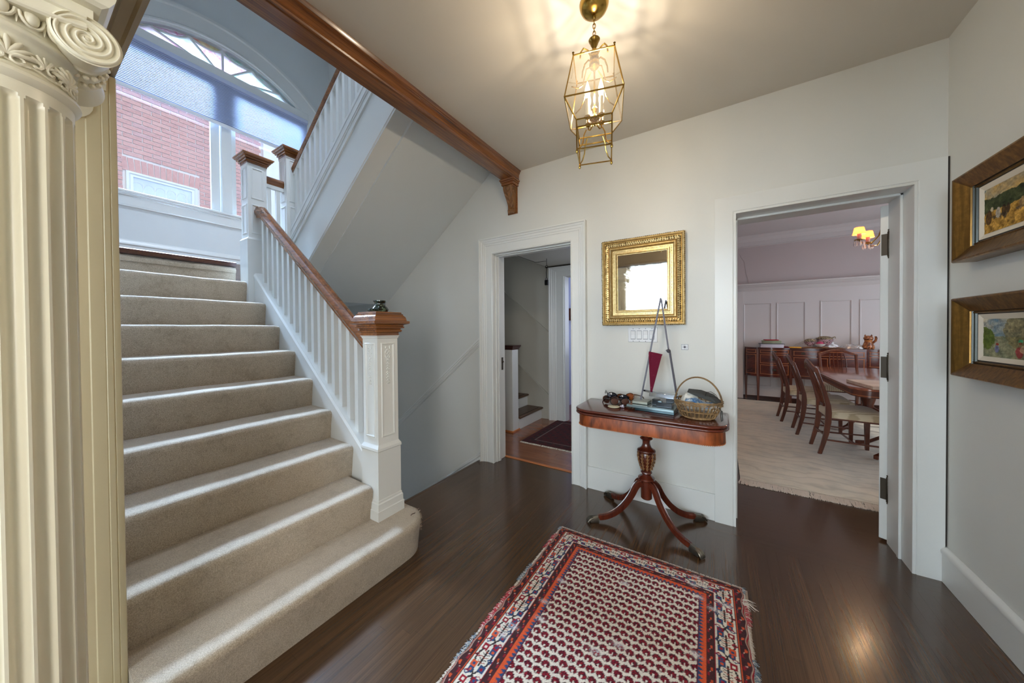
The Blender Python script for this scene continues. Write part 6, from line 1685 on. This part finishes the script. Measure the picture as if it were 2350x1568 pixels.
# things on the sideboard
ZS = .990
def foldstack(name, label, cat, c, sx, sy, layers, mat, rz=0):
    m = MB(); z = 0
    for i in range(layers[0]): m.cbox(-sx/2+random.uniform(-.004, .004), sx/2+random.uniform(-.004, .004), -sy/2, sy/2, z, z+layers[1]*.96, layers[1]*.3); z += layers[1]
    m.xform(Matrix.Translation(c) @ rotm(0, 0, rz)); return tag(m.build(name, mat, None, angle=50), label, cat)
foldstack('folded_linen', 'stack of white folded table linen at the left end of the sideboard', 'linen', (.80, 7.58, ZS), .33, .22, (5, .012), paint('white linen', srgb(226, 224, 236), .9))
foldstack('grey_folder', 'thin grey folder lying on the white linen stack', 'folder', (.80, 7.58, ZS+.060), .36, .23, (1, .012), plain('grey card', srgb(112, 112, 116), .7))
foldstack('green_cushion', 'pale green folded cloth on top of the linen stack', 'cloth', (.80, 7.58, ZS+.072), .27, .19, (2, .028), paint('pale green cloth', srgb(160, 166, 140), .9))
foldstack('red_cloth', 'small red cloth on top of the green folded cloth', 'cloth', (.79, 7.55, ZS+.128), .20, .15, (1, .016), paint('red cloth', srgb(164, 28, 44), .9), R(5))
foldstack('yellow_packet', 'flat yellow packet between the linen stack and the plastic wrap', 'packet', (1.12, 7.50, ZS), .16, .10, (2, .011), plain('yellow packet', srgb(226, 168, 60), .5))
cloth('dark_red_runner', 'dark red cloth hanging slightly over the edge near the yellow packet', 'cloth', (1.00, 7.53, ZS+.004), .09, .07, .018, paint('dark red cloth', srgb(110, 24, 34), .9), 0, 5)
cloth('patterned_scarf', 'brown patterned scarf spread under the bowls on the sideboard', 'cloth', (1.45, 7.56, ZS+.004), .30, .12, .028, M['tortcloth'] if 'tortcloth' in M else wood('brown print scarf', srgb(60, 34, 26), srgb(150, 104, 70), 'x', .8, 60, 30), 0, 11)
t_ = NT('clear crumpled plastic film'); tr = t_.new('ShaderNodeBsdfTransparent'); gl_ = t_.new('ShaderNodeBsdfGlossy'); gl_.inputs['Roughness'].default_value = .15; df = t_.new('ShaderNodeBsdfDiffuse'); df.inputs[0].default_value = (.8, .78, .78, 1)
m1 = t_.new('ShaderNodeMixShader'); m1.inputs[0].default_value = .5; t_.link(gl_.outputs[0], m1.inputs[1]); t_.link(df.outputs[0], m1.inputs[2]); m2 = t_.new('ShaderNodeMixShader'); m2.inputs[0].default_value = .30; t_.link(tr.outputs[0], m2.inputs[1]); t_.link(m1.outputs[0], m2.inputs[2]); t_.link(m2.outputs[0], t_.out.inputs['Surface'])
def film(name, label, c, rx, ry, h, seed):
    rg = np.random.default_rng(seed); m = MB()
    hh = rg.uniform(-.014, .014, (40, 12))
    def P(i, j): r = j/11; a = 2*PI*i/40; return (c[0]+rx*r*math.cos(a)*(1+hh[i, 5]*5), c[1]+ry*r*math.sin(a), c[2]+h*(1-r**1.6)+hh[i, j]*(1 if j < 11 else .2)+.016*(1 if j < 11 else .2))
    m.grid(P, 40, 12, True); return tag(m.build(name, t_.m, None, smooth=False), label, 'plastic wrap')
film('plastic_wrap', 'clear crumpled plastic wrap heaped behind the bowls on the sideboard', (1.42, 7.60, ZS+.01), .30, .09, .145, 1)
film('plastic_wrap', 'low clear plastic wrap trailing to the right of the bowls on the sideboard', (1.86, 7.57, ZS+.005), .19, .10, .05, 2)
def bowl(name, label, c, r, h, mat):
    m = MB(); m.lathe([(0, .004), (r*.4, 0), (r*.5, .006), (r*.85, h*.55), (r, h), (r*.96, h), (r*.8, h*.55), (r*.4, .014), (0, .012)], c, 24); return tag(m.build(name, mat), label, 'bowl')
flo = NT('floral print china'); _n = flo.noise(flo.coords(), 42, 4, .6, 1); flo.set(Base_Color=flo.ramp(_n, [(.40, srgb(118, 26, 60)), (.5, srgb(220, 196, 200)), (.6, srgb(60, 40, 30))]), Roughness=.2)
twg = NT('dark dried twigs'); _n = twg.noise(twg.coords(), 70, 4, .7, 1); twg.set(Base_Color=twg.ramp(_n, [(.42, srgb(34, 24, 18)), (.6, srgb(196, 176, 140))]), Roughness=.7); twg.bump(_n, 1, .01)
bowl('china_bowl', 'floral china bowl at the left of the cluster on the sideboard', (1.33, 7.56, ZS+.034), .085, .08, flo.m)
bowl('china_bowl', 'larger floral china bowl filled with dark dried petals on the sideboard', (1.52, 7.58, ZS+.034), .11, .12, flo.m)
bowl('lotus_bowl', 'white lotus shaped bowl in front of the floral bowls', (1.44, 7.49, ZS+.030), .075, .05, plain('white china', srgb(226, 220, 214), .2))
m = MB(); m.ball((1.33, 7.56, ZS+.125), .078, 14, 8, (1, 1, .5)); tag(m.build('dried_petals', twg.m), 'heap of dark dried petals in the left china bowl', 'petals')
m = MB(); m.ball((1.52, 7.58, ZS+.165), .105, 14, 8, (1, 1, .42)); m.tube([(1.60, 7.54, ZS+.18), (1.64, 7.54, ZS+.20), (1.645, 7.54, ZS+.17)], .008, 6); tag(m.build('dried_petals', twg.m), 'heap of dark dried petals in the larger china bowl', 'petals')
m = MB(); m.ball((1.44, 7.49, ZS+.075), .05, 12, 7, (1, 1, .9)); tag(m.build('pink_flower', plain('pink petals', srgb(176, 60, 96), .7)), 'pink flower standing in the white lotus bowl', 'flower')
# seated cat figurine with one raised paw
ct = thing('cat_figurine', 'carved brown wooden cat figurine with a raised paw on the sideboard', 'figurine', (2.03, 7.54, ZS))
cw = NT('carved marked wood'); _n = cw.noise(cw.coords(), 30, 4, .6, .8); cw.set(Base_Color=cw.ramp(_n, [(.38, srgb(66, 30, 18)), (.52, srgb(150, 86, 48)), (.66, srgb(200, 140, 88))]), Roughness=.3)
m = MB(); m.lathe([(0, 0), (.060, 0), (.068, .02), (.066, .05), (.058, .08), (.050, .11), (.040, .13), (.036, .138), (0, .145)], (2.03, 7.54, ZS), 20)
for dx in (-.035, .035): m.ball((2.03+dx, 7.49, ZS+.020), .024, 10, 6, (1, 1.3, .8)); m.ball((2.03+dx*1.2, 7.53, ZS+.04), .034, 10, 6, (.9, 1.1, 1.1))
m.build('body', cw.m, ct)
m = MB(); m.ball((2.03, 7.535, ZS+.175), .052, 16, 10, (1.12, .9, .88)); m.ball((2.03, 7.488, ZS+.163), .018, 8, 6, (1.2, .8, .8))
for dx in (-.036, .036): m.lathe([(0, .034), (.006, .024), (.016, 0), (0, 0)], (2.03+dx, 7.535, ZS+.208), 8)
m.build('head', cw.m, ct)
m = MB(); m.tube([(2.075, 7.53, ZS+.10), (2.105, 7.51, ZS+.14), (2.108, 7.50, ZS+.185), (2.098, 7.49, ZS+.205)], [.016, .016, .015, .013], 8); m.build('raised_paw', cw.m, ct)
m = MB(); m.lathe([(.043, .128), (.047, .132), (.047, .142), (.042, .146)], (2.03, 7.538, ZS), 18); m.build('collar', plain('golden collar', srgb(190, 120, 50), .3), ct)
m = MB(); m.lathe([(0, 0), (.024, 0), (.026, .04), (.018, .05), (.018, .065), (0, .066)], (2.17, 7.50, ZS), 14); tag(m.build('small_jar', plain('dark brown jar', srgb(66, 50, 36), .3)), 'small dark jar beside the cat figurine', 'jar')

# ------------------------------------------------------------------ dining chandelier
cd = thing('chandelier', 'crystal chandelier with small orange shades hanging in the dining room', 'chandelier', (1.66, 5.35, 2.2))
m = MB(); m.lathe([(0, 3.10), (.05, 3.10), (.05, 3.08), (.008, 3.06), (.008, 2.75), (.03, 2.72), (.012, 2.66), (.04, 2.60), (.02, 2.52), (.012, 2.42), (.045, 2.36), (.02, 2.30), (0, 2.27)], (1.66, 5.35, 0), 20); m.build('stem', M['brass'], cd)
gg = plain('crystal drop', srgb(235, 225, 225), .05, .2)
bulb_m = bulb_glass('warm shade bulb', (1, .74, .42, 1), 22)
for k in range(6):
    a = R(182+60*k); Rr = .30; ca, sa = math.cos(a), math.sin(a); cx_, cy_ = 1.66+Rr*ca, 5.35+Rr*sa
    if k == 0: pass
    m = MB(); m.tube([(1.66+r*ca, 5.35+r*sa, z) for r, z in ((.01, 2.42), (.06, 2.60), (.09, 2.62), (.11, 2.52), (.14, 2.38), (.20, 2.30), (.27, 2.31), (.30, 2.345))], .006, 8); m.build('arm', M['brass'], cd)
    m = MB(); m.lathe([(0, 2.345), (.012, 2.345), (.040, 2.353), (.044, 2.360), (.012, 2.360), (0, 2.36)], (cx_, cy_, 0), 16); m.build('drip_pan', M['brass'], cd)
    m = MB(); m.lathe([(0, 2.36), (.018, 2.36), (.018, 2.425), (0, 2.425)], (cx_, cy_, 0), 12); m.build('candle_tube', M['cream'], cd)
    sh_ = MB(); sh_.lathe([(.056, 2.418), (.040, 2.495)], (cx_, cy_, 0), 24); sh_.f = sh_.f[:24]; so = sh_.build('lamp_shade', M['shade'], cd)
    MB().lathe([(0, 2.425), (.012, 2.430), (.017, 2.450), (.010, 2.470), (0, 2.480)], (cx_, cy_, 0), 10).build('bulb', bulb_m, cd)
    lamp('chandelier_bulb_light', 'POINT', (cx_, cy_, 2.45), 12, (1, .66, .36), radius=.012)
    for q in range(8):
        aa = 2*PI*q/8; dx, dy = .040*math.cos(aa), .040*math.sin(aa); zz = 2.350
        m = MB(); m.lathe([(0, 0), (.003, -.003), (.003, -.010), (.001, -.014), (.008, -.030), (.010, -.046), (.004, -.066), (0, -.072)], (cx_+dx, cy_+dy, zz), 6); m.build('crystal_drop', gg, cd, smooth=False)
